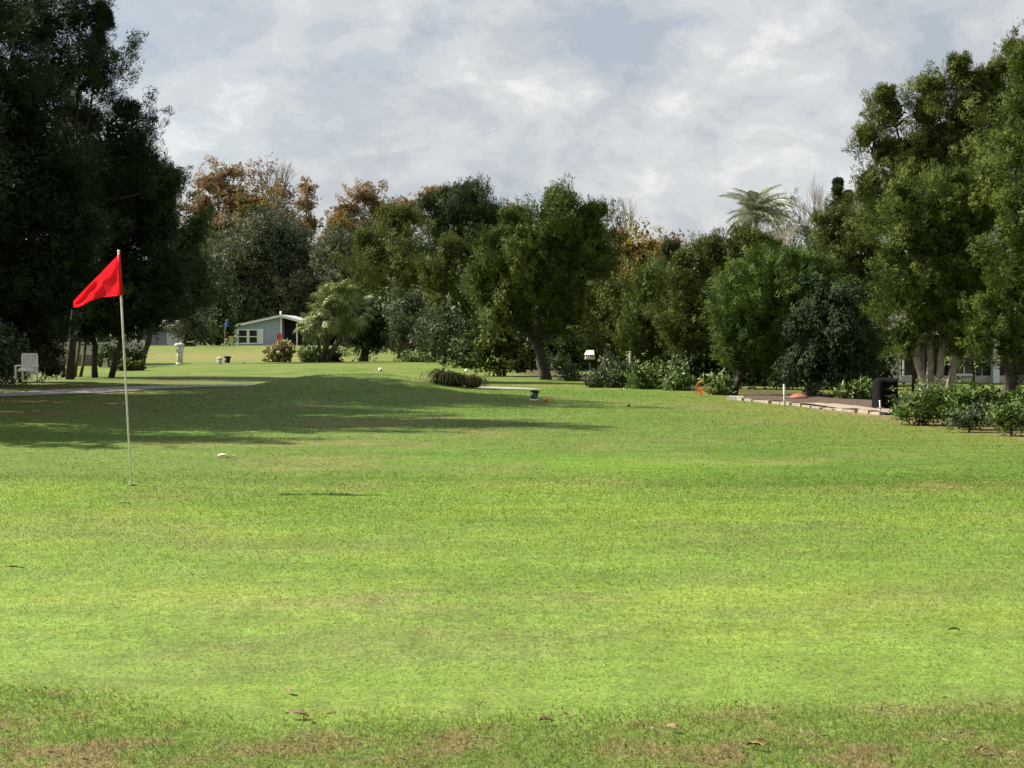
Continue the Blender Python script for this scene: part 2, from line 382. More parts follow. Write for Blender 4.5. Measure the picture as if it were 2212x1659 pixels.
def px_lobes(D, lobes, depth=.9):
    out = []
    for q in lobes:
        px, py, rx, ry = q[:4]; dD = q[4] if len(q) > 4 else 0
        p = W(px, py, D+dD); s = (D+dD)/F
        out.append((p.x, p.y, p.z, rx*s, math.sqrt(rx*ry)*s*depth, ry*s))
    return out
def limbs(mb, base, fork, lobes, r0, rng, n=7, wob=.12, reach=.75):
    base = Vector(base); fork = Vector(fork); L = (fork-base).length
    pts = [base - Vector((0, 0, .1))]; rad = [r0*1.25]
    for i in range(1, 6):
        t = i/5; p = base.lerp(fork, t)+Vector((rng.uniform(-1, 1), rng.uniform(-1, 1), 0))*wob*L*.25*math.sin(t*math.pi); pts.append(p); rad.append(r0*(1.15-.35*t) if i > 1 else r0*1.05)
    mb.tube(pts, rad, n)
    for q in lobes:
        c = Vector(q[:3]); e = fork.lerp(c, reach); mid = fork.lerp(e, .5)+Vector((rng.uniform(-.1, .1), rng.uniform(-.1, .1), -.08))*(e-fork).length
        r1 = r0*rng.uniform(.42, .6); mb.tube([fork, fork.lerp(mid, .6), mid, e, c + Vector((0, 0, q[5]*.5))], [r1, r1*.85, r1*.7, r1*.45, r1*.12], max(5, n-2))
def tree(name, label, cat, D, base_px, lobes, m, bark='bark', seed=1, r0=.14, fork=.35, leafk=.0016, clumpk=.0042, group=None, stems=None, trunk_name='trunk', world_lobes=None, base=None, forkp=None, **kw):
    if lobes:
        sh = clumpk*F*kw.get('bough', 2.3)*.28
        lobes = [(q[0], q[1], max(q[2]*.45, q[2]-sh), max(q[3]*.45, q[3]-sh))+tuple(q[4:]) for q in lobes]
        if name == 'cedar_tree':                 # pointed leaders along the top of the crown
            rs = random.Random(seed+500); tips = []
            for q in lobes:
                if any(p[1] < q[1]-q[3]*.4 and abs(p[0]-q[0]) < p[2]*.8 for p in lobes): continue
                for k in range(3): u = rs.uniform(-.75, .75); tips.append((q[0]+u*q[2], q[1]-q[3]*(.95-.45*u*u), q[2]*rs.uniform(.10, .17), q[3]*rs.uniform(.22, .40), (q[4] if len(q) > 4 else 0)+rs.uniform(-.3, .3)))
            tree_tips = px_lobes(D, tips)
    lb = world_lobes or px_lobes(D, lobes)
    b = Vector(base) if base else G(base_px, D); b.z = HZ(b.x, b.y)
    root = thing(name, label, cat, b, group); rng = random.Random(seed)
    zs = [q[2]-q[5]*.3 for q in lb]; low = min(zs); top = max(q[2]+q[5] for q in lb)
    cx = sum(q[0] for q in lb)/len(lb); cyy = sum(q[1] for q in lb)/len(lb)
    mb = MB(); fz = b.z + max(.35, (top-b.z)*fork)
    for s in (stems or [(0, 0)]):
        f = Vector((b.x+(cx-b.x)*.45+s[0]*2.2*1.0, b.y+(cyy-b.y)*.5, fz)); bb = b+Vector((s[0], s[1], 0))
        if forkp: f = W(forkp[0], forkp[1], D)
        limbs(mb, bb, f, lb if not stems else [q for i, q in enumerate(lb) if i % len(stems) == stems.index(s)], r0, rng)
    mb.build(trunk_name, M[bark], root)
    if lobes and name == 'cedar_tree': lb = lb+tree_tips
    if name == 'cedar_tree': kw.setdefault('aspect', .26); kw.setdefault('ALN', 1.9); leafk *= 1.32
    cm = crown_mesh('crown', lb, leafk*D, clumpk*D, seed, **kw)
    o = link('crown', cm, M[m], root); o['kind'] = 'stuff'
    return root

# ------------------------------------------------------------------ ground
EDGE = [(1020, 806), (1160, 826), (1300, 838), (1480, 851), (1570, 861), (1905, 896), (2060, 917), (2212, 938), (2600, 990)]
EDGE_W = np.array([(GP(a, b).x, GP(a, b).y) for a, b in EDGE])
def behind_edge(x, y):            # how far (m) a point lies beyond the right-hand bed line
    xx = np.interp(y, EDGE_W[::-1, 1], EDGE_W[::-1, 0]); return x-xx
def lerp3(a, b, t): return a*(1-t[:, None])+np.asarray(b)*t[:, None]
def YF(x): return np.interp(x, [-2.6, -2.0, -1.1, 0, 1.0, 2.2], [6.5, 6.25, 5.7, 5.85, 6.0, 6.08])
def ROUGH_DRY(x, y):            # dry thatch: a broken line at the green's edge on the right, patches in the corner on the left
    a = fbm(x*5.0+11, y*8.0+2, 33, 4)
    k = .55*np.exp(-((y-YF(x)+.05)/.13)**2)*sst(-.2, .8, x) + .6*sst(-.3, -1.4, x)*sst(5.75, 5.2, y) + .35*sst(.2, 1.2, x)*sst(5.8, 5.4, y) + .25*sst(5.0, 4.8, y)
    return sst(.56, .70, a+.16*k*1.9-.03)
def turf_color(x, y):
    x = np.asarray(x, float); y = np.asarray(y, float); n = len(x)
    f1 = fbm(x*.42+7, y*.62, 1, 5); f2 = fbm(x*.9+31, y*1.5+4, 5, 4); f3 = fbm(x*.16+3, y*.22+8, 9, 4); f4 = fbm(x*2.6, y*4.2, 12, 3)
    fair = np.tile(np.array([.098, .150, .026]), (n, 1))
    fair = lerp3(fair, (.078, .140, .018), sst(.48, .62, f3))
    fair = lerp3(fair, (.155, .150, .052), .8*sst(.50, .66, f1)*sst(.35, .6, f2))
    fair = lerp3(fair, (.150, .160, .042), .55*sst(2, 7, x)*sst(18, 22, y)*(1-sst(36, 60, y)))
    fair = lerp3(fair, (.118, .205, .018), np.exp(-((x-.7)/2.3)**2-((y-17.4)/1.5)**2)*.85)
    fair = lerp3(fair, (.215, .165, .080), np.exp(-((x-5.0)/1.7)**2-((y-14.9)/.55)**2)*sst(.38, .6, f4))
    fair = lerp3(fair, (.125, .130, .055), np.exp(-((x+.4)/1.6)**2-((y-17.2)/.6)**2)*.5*(x < .5))
    fair = lerp3(fair, (.140, .165, .036), .75*sst(44, 56, y)*sst(.3, .6, f1))
    fair = lerp3(fair, (.195, .170, .062), .8*np.exp(-((y-88)/9)**2)*sst(-8, -14, x))
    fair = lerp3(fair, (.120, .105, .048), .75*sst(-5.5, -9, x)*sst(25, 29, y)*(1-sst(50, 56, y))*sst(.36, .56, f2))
    gr = np.tile(np.array([.146, .216, .044]), (n, 1))
    f5 = fbm(x*.30+2, y*1.7+9, 41, 4); gr = lerp3(gr, (.186, .242, .046), sst(.46, .66, .5*f2+.5*f5)*.75)
    gr = lerp3(gr, (.118, .182, .034), sst(.50, .64, .6*fbm(x*.33+50, y*1.5, 43, 4)+.4*f1)*.75)
    gr = lerp3(gr, (.148, .172, .060), .55*sst(.52, .66, fbm(x*.55+61, y*.85+12, 21, 4)))
    gr = lerp3(gr, (.205, .190, .085), .6*np.exp(-((x+.6)/1.5)**2-((y-8.4)/.45)**2)*sst(.4, .65, f4))
    gr = lerp3(gr, (.195, .252, .042), .35*np.exp(-((y-12.4)/1.2)**2)*sst(.42, .55, f2))
    gr = lerp3(gr, (.130, .190, .030), .35*np.exp(-((y-14.6)/.5)**2)*sst(.4, .6, f2))
    ro = np.tile(np.array([.116, .172, .040]), (n, 1)); ro = lerp3(ro, (.150, .190, .055), sst(.5, .65, f4)*.6)
    ro = lerp3(ro, (.180, .132, .075), ROUGH_DRY(x, y)*.8)
    yb = 15.25-.08*x+.6*(f1-.5); yf = YF(x)+.5*(f2-.5)
    yb_m = sst(.7, -.7, y-yb)[:, None]; yf_m = sst(.5, -.5, y-yf)[:, None]
    c = fair*(1-yb_m)+gr*yb_m; c = c*(1-yf_m)+ro*yf_m
    be = behind_edge(x, y); soil = np.tile(np.array([.075, .060, .036]), (n, 1))*(.75+.5*f4[:, None])
    s = (sst(-.2, .5, be-1.6*sst(33, 36, y)+.5*(f4-.5))*(y < 75))[:, None]*.95
    s = s*(1-sst(3.2, 5.5, be)*(y < 60))[:, None]
    c = c*(1-s)+soil*s
    strip = (np.exp(-((be+.1)/.55)**2)*(y < 30)*(x > 0))[:, None]*.8
    c = c*(1-strip)+np.array([.235, .165, .105])*strip*(.7+.6*f4[:, None])+0*c
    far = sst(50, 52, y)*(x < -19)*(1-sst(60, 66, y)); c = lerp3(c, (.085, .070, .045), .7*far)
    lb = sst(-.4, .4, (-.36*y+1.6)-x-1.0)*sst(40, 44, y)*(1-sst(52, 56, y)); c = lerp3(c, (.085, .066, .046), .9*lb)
    return np.clip(c*np.array([.92, .96, .80]), .005, 1)

def ground():
    def grow(a, b, s, g):
        o = []; p = a
        while p < b: o.append(p); s *= g; p += s
        return o+[b]
    xs = sorted(set([round(v, 3) for v in np.arange(-13, 13.01, .26)] + [round(v, 3) for v in grow(13.5, 1800, .5, 1.12)] + [-round(v, 3) for v in grow(13.5, 1800, .5, 1.12)]))
    ys = sorted(set([-60, -30, -15, -8, -4, 0, 2, 3] + [round(v, 3) for v in np.arange(4, 48, .2)] + [round(v, 3) for v in grow(48, 130, .4, 1.01)] + [round(v, 3) for v in grow(131, 2500, 2, 1.15)]))
    X, Y = np.meshgrid(xs, ys); x = X.ravel(); y = Y.ravel(); z = H(x, y)
    me = bpy.data.meshes.new('ground'); nx, ny = len(xs), len(ys)
    idx = np.arange(nx*ny).reshape(ny, nx)
    q = np.stack([idx[:-1, :-1], idx[:-1, 1:], idx[1:, 1:], idx[1:, :-1]], -1).reshape(-1, 4)
    me.vertices.add(nx*ny); me.vertices.foreach_set('co', np.stack([x, y, z], 1).astype(np.float32).ravel())
    me.loops.add(q.size); me.loops.foreach_set('vertex_index', q.astype(np.int32).ravel())
    me.polygons.add(len(q)); me.polygons.foreach_set('loop_start', np.arange(0, q.size, 4, dtype=np.int32))
    try: me.polygons.foreach_set('loop_total', np.full(len(q), 4, np.int32))
    except Exception: pass
    me.polygons.foreach_set('use_smooth', np.ones(len(q), bool)); me.update(calc_edges=True)
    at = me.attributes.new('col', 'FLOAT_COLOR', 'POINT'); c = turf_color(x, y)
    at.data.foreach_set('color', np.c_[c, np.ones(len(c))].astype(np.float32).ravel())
    o = link('ground', me, M['turf']); tag(o, 'mown golf course grass with a bright green in front', kind='structure')
ground()

def strip(name, pts, widths, m, lift=.012, n=60, lab=None, kind='structure'):
    P = [Vector((p[0], p[1], 0)) for p in pts]; vs_ = []; fs = []
    def cr(t):
        i = min(int(t), len(P)-2); f = t-i
        p0, p1, p2, p3 = P[max(i-1, 0)], P[i], P[i+1], P[min(i+2, len(P)-1)]
        return .5*((2*p1)+(p2-p0)*f+(2*p0-5*p1+4*p2-p3)*f*f+(-p0+3*p1-3*p2+p3)*f**3)
    def wd(t): i = min(int(t), len(P)-2); return widths[i]*(1-t+i)+widths[i+1]*(t-i)
    k = 8
    for i in range(n+1):
        t = i/n*(len(P)-1)*.9999; p = cr(t); d = (cr(min(t+.02, len(P)-1.0001))-cr(max(t-.02, 0))).normalized(); s = Vector((-d.y, d.x, 0))
        for j in range(k+1):
            q = p+s*wd(t)*(j/k-.5)*(1+.08*(vn(np.array([t*6.]), np.array([j*.1]), 4)[0]-.5)); vs_.append((q.x, q.y, HZ(q.x, q.y)+lift))
    for i in range(n):
        for j in range(k): a = i*(k+1)+j; fs.append((a, a+1, a+k+2, a+k+1))
    mb = MB(); mb.add(vs_, fs, True); o = mb.build(name, m); tag(o, lab, kind=kind); return o
strip('cart_path', [(-27, 29.5), (-18, 33.5), (-13.2, 36.6), (-10.8, 40.8), (-8.6, 42.9), (-5, 42.8), (-1.6, 40.8), (-.35, 40.1), (.75, 39.0)],
      [2.4, 2.4, 2.4, 2.3, 2.2, 2.1, 2.0, 1.7, .35], M['path'], .02, 110, 'narrow paved cart path crossing behind the grassy mound')

# grass blades: short turf on the green, longer grass at the front edge, sparser tufts beyond
def blades():
    rng = np.random.default_rng(11); V = []; CL = []
    def batch(n, y0, y1, k, hgt, wid, pw, straw, keep=None, lean=.9, jit=.18):
        y = (y0**pw+(y1**pw-y0**pw)*rng.random(n))**(1/pw); x = (rng.random(n)*2-1)*(.375*y+.5); hw = .375*y+.5; wide = rng.random(n) < 1/(1+.91*hw); x = np.where(wide, np.sign(x)*(hw+2.2*(1-np.sqrt(1-rng.random(n)))), x)   # thinning out sideways
        yf = YF(x)+.5*(fbm(x*.9+31, y*1.5+4, 5, 4)-.5)
        if keep == 'rough': q = y < yf+.12*rng.normal(size=n)
        elif keep == 'green': q = (y > yf-.12+.16*rng.normal(size=n)) & (rng.random(n) < 1-sst(13.5, 17.5, y))
        else: q = rng.random(n) < sst(13.5, 17, y)*(1-sst(26, 49, y))
        q &= behind_edge(x, y) < -.1
        x, y = x[q], y[q]; n = len(x); s = (y/6.0)**k
        P = np.stack([x, y, H(x, y)-.002], 1); az = rng.random(n)*6.283; tl = lean*rng.random(n)**.7
        A = np.stack([np.cos(az)*np.sin(tl), np.sin(az)*np.sin(tl), np.cos(tl)], 1)
        N = nrm(np.stack([-np.sin(az)+.4*rng.normal(size=n), np.cos(az)+.4*rng.normal(size=n), .6+.4*rng.random(n)], 1))
        L = hgt*s*rng.uniform(.55, 1.35, n); Wd = wid*s*rng.uniform(.7, 1.3, n)
        V.append(leaf_verts(P, A, N, L, Wd, False))
        c = turf_color(x, y)*1.32*(1+jit*rng.normal(size=(n, 1)))*(1+.06*rng.normal(size=(n, 3)))
        m = rng.random(n) < straw*(.3+2.2*ROUGH_DRY(x, y)*(y < 6.6)); sc = np.array([[.34, .27, .14]])*rng.uniform(.55, 1.3, (n, 1))
        c = np.where(m[:, None], sc, c); CL.append(np.clip(c, .006, .9))
    batch(200000, 4.6, 7.4, .8, .030, .0044, 1.0, .16, 'rough', 1.25, .26)
    batch(340000, 5.6, 17.5, .85, .011, .0052, 1.0, .015, 'green', 1.42, .09)
    batch(215000, 13.5, 50, .60, .010, .0058, .45, .015, 'far', 1.42, .09)
    me = raw_mesh('grass', np.concatenate(V), 3, {'col': np.concatenate(CL)})
    o = link('grass', me, M['blade']); tag(o, 'short mown grass blades', kind='stuff')
blades()

# thatch and fallen leaf bits in the rough strip at the front
def litter():
    rng = np.random.default_rng(5); n = 6000
    y = rng.uniform(4.6, 6.4, n); x = (rng.random(n)*2-1)*(.375*y+.5)
    q = (ROUGH_DRY(x, y) > rng.random(n)*.9) & (y < YF(x)+.2); x, y = x[q], y[q]; n = len(x)
    P = np.stack([x, y, H(x, y)+.012+.012*rng.random(n)], 1); az = rng.random(n)*6.283
    A = nrm(np.stack([np.cos(az), np.sin(az), .35*rng.normal(size=n)], 1)); N = nrm(np.stack([.5*rng.normal(size=n), .5*rng.normal(size=n), np.ones(n)], 1))
    L = rng.uniform(.012, .042, n); v = leaf_verts(P, A, N, L, L*rng.uniform(.10, .32, n), True)
    c = np.where(rng.random((n, 1)) < .35, np.array([[.36, .29, .18]]), np.array([[.15, .085, .048]]))*rng.uniform(.6, 1.3, (n, 1))
    o = link('leaf_litter', raw_mesh('leaf_litter', v, 4, {'col': c}), M['blade']); tag(o, 'brown thatch and leaf bits', kind='stuff')
litter()

# ------------------------------------------------------------------ the flag on the green
FD = 15.15
def flagstick():
    base = G(282, FD); base.z = HZ(base.x, base.y)
    root = thing('flagstick', 'tall cream flagstick with a red flag standing in the green', 'golf flag', base)
    top = W(256.5, 543, FD); low = base-Vector((0, 0, .12)); d = (top-low)
    mb = MB(); mid = low+d*.62
    mb.tube([low, low+d*.02, mid, top], [.0085, .0085, .0115, .0115], 12); mb.build('pole', M['pole'], root)
    mb = MB(); mb.lathe(top, [(.0118, -.02), (.014, -.01), (.014, .008), (.007, .016)], 12); mb.build('pole_cap', M['white'], root)
    # cloth: u from the pole outwards, v downwards
    nu, nv = 44, 30; vs_ = []; fs = []
    pt, pb = (256.5, 549), (262.5, 637.5); ot, ob = (158.5, 651), (158.5, 664)
    def bez(u, P):
        n = len(P)-1; x = y = 0
        for i, p in enumerate(P): b = math.comb(n, i)*u**i*(1-u)**(n-i); x += b*p[0]; y += b*p[1]
        return x, y
    for i in range(nu+1):
        u = i/nu; a = bez(u, [pt, (225, 583), (190, 617), ot]); c = bez(u, [pb, (236, 644), (199, 634), (190, 664), ob])
        for j in range(nv+1):
            v = j/nv; px = a[0]+(c[0]-a[0])*v; py = a[1]+(c[1]-a[1])*v
            dep = -.10*u + .026*u**.6*math.sin(4.0*v+2.4*u+.4) + .020*math.sin(8*v-9*u+.6)*min(1, u*3) + .05*u*(v-.5) + .008*math.sin(15*v+10*u)*min(1, u*3) + .006*math.sin(26*u-7*v)*min(1, v*2)
            if v < .30: dep -= .045*(1-v/.30)**1.4*min(1, u*2.5)      # the folded-over upper edge
            vs_.append(W(px, py, FD+dep))
    for i in range(nu):
        for j in range(nv): k = i*(nv+1)+j; fs.append((k, k+1, k+nv+2, k+nv+1))
    mb = MB(); mb.add(vs_, fs, True); fl = mb.build('flag', M['flag'], root)
    mb = MB(); a = low+d*((543+6-543)/497); b = W(262.3, 638, FD)
    mb.tube([W(256.8, 549, FD), W(259.5, 593, FD), b], .0165, 12); mb.build('sleeve', M['flag'], root)
    mb = MB(); mb.lathe(base+Vector((0, 0, .004)), [(.056, 0), (.056, .002)], 20); mb.build('cup', M['black'], root)
flagstick()

# ------------------------------------------------------------------ houses
def quad(mb, a, b, c, d, th=Vector((0, .12, 0))):     # a slab: quad a b c d given thickness th
    p = [Vector(q) for q in (a, b, c, d)]; p += [q+th for q in p]
    mb.add(p, [(0, 1, 2, 3), (7, 6, 5, 4), (0, 4, 5, 1), (1, 5, 6, 2), (2, 6, 7, 3), (3, 7, 4, 0)]); return mb
def wbox(mb, px0, py0, px1, py1, D, th=.06, dz=0):     # an upright box whose front face covers a picture rectangle at depth D
    a = W(px0, py1, D); b = W(px1, py0, D); c = (a+b)/2
    mb.box((c.x, D+th/2+dz, c.z), (abs(b.x-a.x), th, abs(b.z-a.z))); return mb

def grey_house():
    D = 158; b = G(556, D); b.z = HZ(b.x, D)-.1
    root = thing('bungalow', 'low grey blue bungalow with white trim on the far rise', 'house', b)
    X = lambda px: W(px, 720, D).x
    Z = lambda py: W(600, py, D).z
    x0, x1, xr = X(503), X(607.5), X(668); zb = b.z; zr = Z(684); ze = Z(705.5); zre = Z(703); dep = 10
    n = 17                                             # lap boards of the gable wall
    for i in range(n):
        za = zb+(zr-zb)*i/n; zc = zb+(zr-zb)*(i+1)/n
        def left(z): return x0 if z <= ze else x0+(z-ze)/(zr-ze)*(x1-x0)
        mb = MB(); l0, l1 = left(za), left(zc-.01)
        quad(mb, (l0, D-.02, za), (x1, D-.02, za), (x1, D+.01, zc), (l1, D+.01, zc), Vector((0, .1, 0))); mb.build('board', M['blue_siding'], root)
    mb = MB(); quad(mb, (x1-.02, D+.09, zb), (x1-.02, D+dep, zb), (x1-.02, D+dep, zr), (x1-.02, D+.09, zr), Vector((-.1, 0, 0)))
    quad(mb, (x0, D+.12, zb), (x0, D+dep, zb), (x0, D+dep, ze), (x0, D+.12, ze), Vector((.1, 0, 0)))
    quad(mb, (x0, D+dep, zb), (xr, D+dep, zb), (xr, D+dep, zre), (x0, D+dep, ze)); mb.build('wall', M['blue_siding'], root)
    mb = MB(); mb.add([(x1+.02, D+2.2, zb), (xr, D+2.2, zb), (xr, D+2.2, zre), (x1+.02, D+2.2, zr), (x1+.02, D+2.3, zb), (xr, D+2.3, zb), (xr, D+2.3, zre), (x1+.02, D+2.3, zr)],
        [(0, 1, 2, 3), (7, 6, 5, 4), (0, 4, 5, 1), (1, 5, 6, 2), (2, 6, 7, 3), (3, 7, 4, 0)]); mb.build('porch_wall', M['screen'], root)
    rf = MB(); e = .28
    xl = X(519)-.05; zl = Z(699.5)
    xl = x0-.15
    quad(rf, (xl, D-.45, ze-.02), (x1, D-.45, zr+.08), (x1, D+dep+.3, zr+.08), (xl, D+dep+.3, ze-.02), Vector((0, 0, .14)))
    quad(rf, (x1, D-.45, zr+.08), (xr+.25, D-.45, zre+.1), (xr+.25, D+dep+.3, zre+.1), (x1, D+dep+.3, zr+.08), Vector((0, 0, .14))); rf.build('roof', M['roof'], root)
    for (a, za, c, zc) in ((xl, ze-.14, x1, zr-.04), (x1, zr-.04, xr+.25, zre-.02)):
        mb = MB(); quad(mb, (a, D-.50, za), (c, D-.50, zc), (c, D-.50, zc+.17), (a, D-.50, za+.17), Vector((0, .048, 0))); mb.build('fascia', M['white'], root)
    mb = MB(); wbox(mb, 606.2, 684, 609.2, 757.5, D, .12, -.16); mb.build('corner_post', M['white'], root)
    mb = MB(); wbox(mb, 641, 699, 643.5, 760, D, .12, -.3); mb.build('porch_post', M['white'], root)
    for (a, c) in ((516, 533.5), (539, 555.5)):
        f = MB()
        for q in ((a-1.6, 711, c+1.6, 713.4), (a-1.6, 740.6, c+1.6, 743), (a-1.6, 713.4, a, 740.6), (c, 713.4, c+1.6, 740.6), (a, 726.3, c, 728)): wbox(f, *q, D, .07, -.10)
        wn = f.build('window', M['white'], root)
        for q in ((a, 713.4, c, 726.3), (a, 728, c, 740.6)):
            p = MB(); wbox(p, *q, D, .03, -.055); p.build('pane', M['glass'], wn)
    for a, c in ((557.6, 569), (535.2, 537.2), (504.5, 513.8)):
        mb = MB(); wbox(mb, a, 710.5, c, 743.5, D, .05, -.085)
        for k in range(6): wbox(mb, a+.8, 713+k*5, c-.8, 716.4+k*5, D, .03, -.11)
        mb.build('shutter', M['white'], root)
    mb = MB(); mb.tube([W(597, 683, D-.2)+Vector((0, 3, .1)), W(597, 678, D)+Vector((0, 3, .3))], .10, 8); mb.build('vent_pipe', M['white'], root)
    # a red seat on the porch
    p = W(604, 735, D-2.0); g = Vector((p.x, D-2.0, HZ(p.x, D-2)))
    rc = thing('porch_chair', 'bright red chair beside the grey house porch', 'chair', g)
    sz = .05
    mb = MB(); mb.box(g+Vector((0, 0, .75)), (.62, .55, .08)); mb.build('seat', M['red'], rc)
    for k in range(4): mb = MB(); mb.box(g+Vector((-.24+.16*k, .25, 1.15)), (.13, .04, .8), rx=-.2); mb.build('slat', M['red'], rc)
    for sx in (-.28, .28):
        for sy in (-.24, .24): mb = MB(); mb.box(g+Vector((sx, sy, .36)), (.07, .07, .72)); mb.build('leg', M['red'], rc)
grey_house()

def left_house():
    D = 70; b = G(190, D); b.z = HZ(b.x, D)
    root = thing('cottage', 'white sided cottage with stone skirting behind the left trunks', 'house', b)
    X = lambda px: W(px, 720, D).x
    Z = lambda py: W(190, py, D).z
    for i in range(6):
        y1 = 766-i*4.4; mb = MB(); a = W(60, y1, D); c = W(236, y1-4.2, D)
        quad(mb, (a.x, D-.025, a.z), (c.x, D-.025, a.z), (c.x, D+.02, c.z), (a.x, D+.02, c.z), Vector((0, .08, 0))); mb.build('board', M['cream'], root)
    mb = MB(); wbox(mb, 60, 766.2, 236, 791, D, .10, .05); mb.build('skirt', M['mortar'], root)
    rng = random.Random(3); row = 0; y = 790.2
    sm = []
    for k in range(4):
        mb = MB(); w_, h_ = .30+.06*k, .13
        mb.add([(-w_/2, 0, -h_/2), (w_/2, 0, -h_/2*.8), (w_*.55, 0, h_*.1), (w_*.42, 0, h_/2), (-w_*.4, 0, h_*.46), (-w_*.56, 0, 0)] + [(-w_*.4, -.05, -h_*.3), (w_*.4, -.05, -h_*.28), (w_*.36, -.05, h_*.32), (-w_*.34, -.05, h_*.3)],
            [(0, 1, 7, 6), (1, 2, 8, 7), (2, 3, 8), (3, 4, 9, 8), (4, 5, 6, 9), (5, 0, 6), (6, 7, 8, 9)]); sm.append(mb.mesh('stone')); sm[-1].materials.append(M['stone'])
    za, zc = W(190, 790.5, D).z, W(190, 766.5, D).z; z = za+.08; row = 0
    while z < zc-.04:
        x = X(70)+(row % 2)*.17
        while x < X(232):
            o = bpy.data.objects.new('stone', sm[rng.randrange(4)]); C.objects.link(o); o.parent = root
            o.location = Vector((x, D+.052, z))-b; o.rotation_euler = (0, rng.uniform(-.08, .08), 0); o.scale = (rng.uniform(.85, 1.1), 1, rng.uniform(.85, 1.1)); x += .40
        z += .152; row += 1
    mb = MB(); wbox(mb, 60, 690, 130, 739, D, .1); wbox(mb, 192, 700, 236, 739, D, .1); wbox(mb, 60, 680, 236, 700, D, .1); mb.build('wall', M['screen'], root)
    mb = MB(); wbox(mb, 130, 700, 192, 739.2, D, .04, .04); mb.build('window', M['glass'], root)
    mb = MB(); wbox(mb, 56, 674, 240, 682, D, 6, -.5); mb.build('roof', M['roofd'], root)
    mb = MB(); p = W(207.5, 700, D-.5); q = G(205, D-.5); mb.tube([q, q.lerp(p, .5), p], .075, 10); mb.build('downspout', M['pipe'], root)
left_house()
def long_shed():
    D = 128; b = G(340, D); b.z = HZ(b.x, D)
    root = thing('shed', 'pale grey shed wall behind the left trees at the top of the slope', 'shed', b)
    zb = b.z
    a, m_, c = W(298, 714, D), W(363, 714, D), W(402, 716, D+3)
    mb = MB(); quad(mb, (a.x, D, zb), (m_.x, D, zb), (m_.x, D, m_.z), (a.x, D, a.z), Vector((0, .1, 0))); mb.build('wall', M['roof'], root)
    mb = MB(); quad(mb, (m_.x+.01, D+.1, zb), (c.x, D+3, zb), (c.x, D+3, c.z), (m_.x+.01, D+.1, m_.z), Vector((0, .1, 0))); mb.build('side_wall', M['white'], root)
    mb = MB(); quad(mb, (a.x-.3, D-.3, a.z), (c.x+.2, D-.3, c.z+.02), (c.x+.2, D+6, c.z+.9), (a.x-.3, D+6, a.z+.9), Vector((0, 0, .12))); mb.build('roof', M['roofd'], root)
    mb = MB(); wbox(mb, 360.8, 714, 364.2, 752, D, .08, -.09); mb.build('corner_trim', M['white'], root)
    D = 92; b = G(262, D)
    r2 = thing('low_wall', 'low pale wall with a slim post behind the round dark bush', 'wall', b)
    mb = MB(); wbox(mb, 232, 736, 303, 757, D, .2); mb.build('block', M['roof'], r2)
    mb = MB(); wbox(mb, 303.1, 734.5, 311, 757, D, .3, -.05); mb.build('pier', M['offwhite'], r2)
    mb = MB(); p = W(294, 706, D-.2); q = W(294, 757, D-.2); mb.tube([q, p], .05, 8); mb.build('post', M['pipe'], r2)
long_shed()

def porch_house():
    D = 46; b = G(2060, D); b.z = HZ(b.x, D)
    root = thing('porch_house', 'cream sided house with a dark screened porch behind the right hand trees', 'house', b)
    X = lambda px: W(px, 720, D).x
    Z = lambda py: W(2000, py, D).z
    zb = b.z
    for i in range(13):
        mb = MB(); y1 = 834-i*8.3; a = W(1896, y1, D); c = W(1941, y1-8.0, D)
        quad(mb, (a.x, D-.02, a.z), (c.x, D-.02, a.z), (c.x, D+.02, c.z), (a.x, D+.02, c.z), Vector((0, .08, 0))); mb.build('board', M['cream'], root)
    mb = MB(); wbox(mb, 1941.3, 720, 1946, 836, D, .14, -.07); mb.build('corner_trim', M['white'], root)
    mb = MB(); wbox(mb, 1946.2, 812, 2330, 838, D, .14); mb.build('knee_wall', M['offwhite'], root)
    mb = MB(); wbox(mb, 1946.2, 720, 2330, 811.6, D, .03, .25); mb.build('screen', M['screen'], root)
    for px in (1953, 1976, 1988, 2010, 2031, 2076, 2089, 2122, 2196):
        mb = MB(); wbox(mb, px-1.8, 722, px+1.8, 811.7, D, .06, .02); mb.build('post', M['offwhite'], root)
    mb = MB(); wbox(mb, 2137, 716, 2152.5, 846, D, .25, -.35); mb.build('column', M['white'], root)
    mb = MB(); wbox(mb, 2056, 738, 2062, 812, D, .06, -.07); wbox(mb, 2101, 738, 2107, 812, D, .06, -.07); wbox(mb, 2062, 738, 2101, 743, D, .06, -.07); wbox(mb, 2062, 807, 2101, 812, D, .06, -.07); wbox(mb, 2080, 743, 2083, 807, D, .06, -.07); wn = mb.build('window', M['white'], root)
    mb = MB(); wbox(mb, 2062, 743, 2101, 807, D, .02, -.04); mb.build('pane', M['glass'], wn)
    mb = MB(); quad(mb, (X(1880), D-.5, Z(722)), (X(2340), D-.5, Z(722)), (X(2340), D+6, Z(660)), (X(1880), D+6, Z(660)), Vector((0, 0, .14))); mb.build('roof', M['roofd'], root)
    mb = MB(); wbox(mb, 1880, 716, 2340, 723, D-.5, .05, -.06); mb.build('fascia', M['white'], root)
    mb = MB(); wbox(mb, 1896, 722, 2330, 838, D+6, .15); mb.build('back_wall', M['cream'], root)
porch_house()
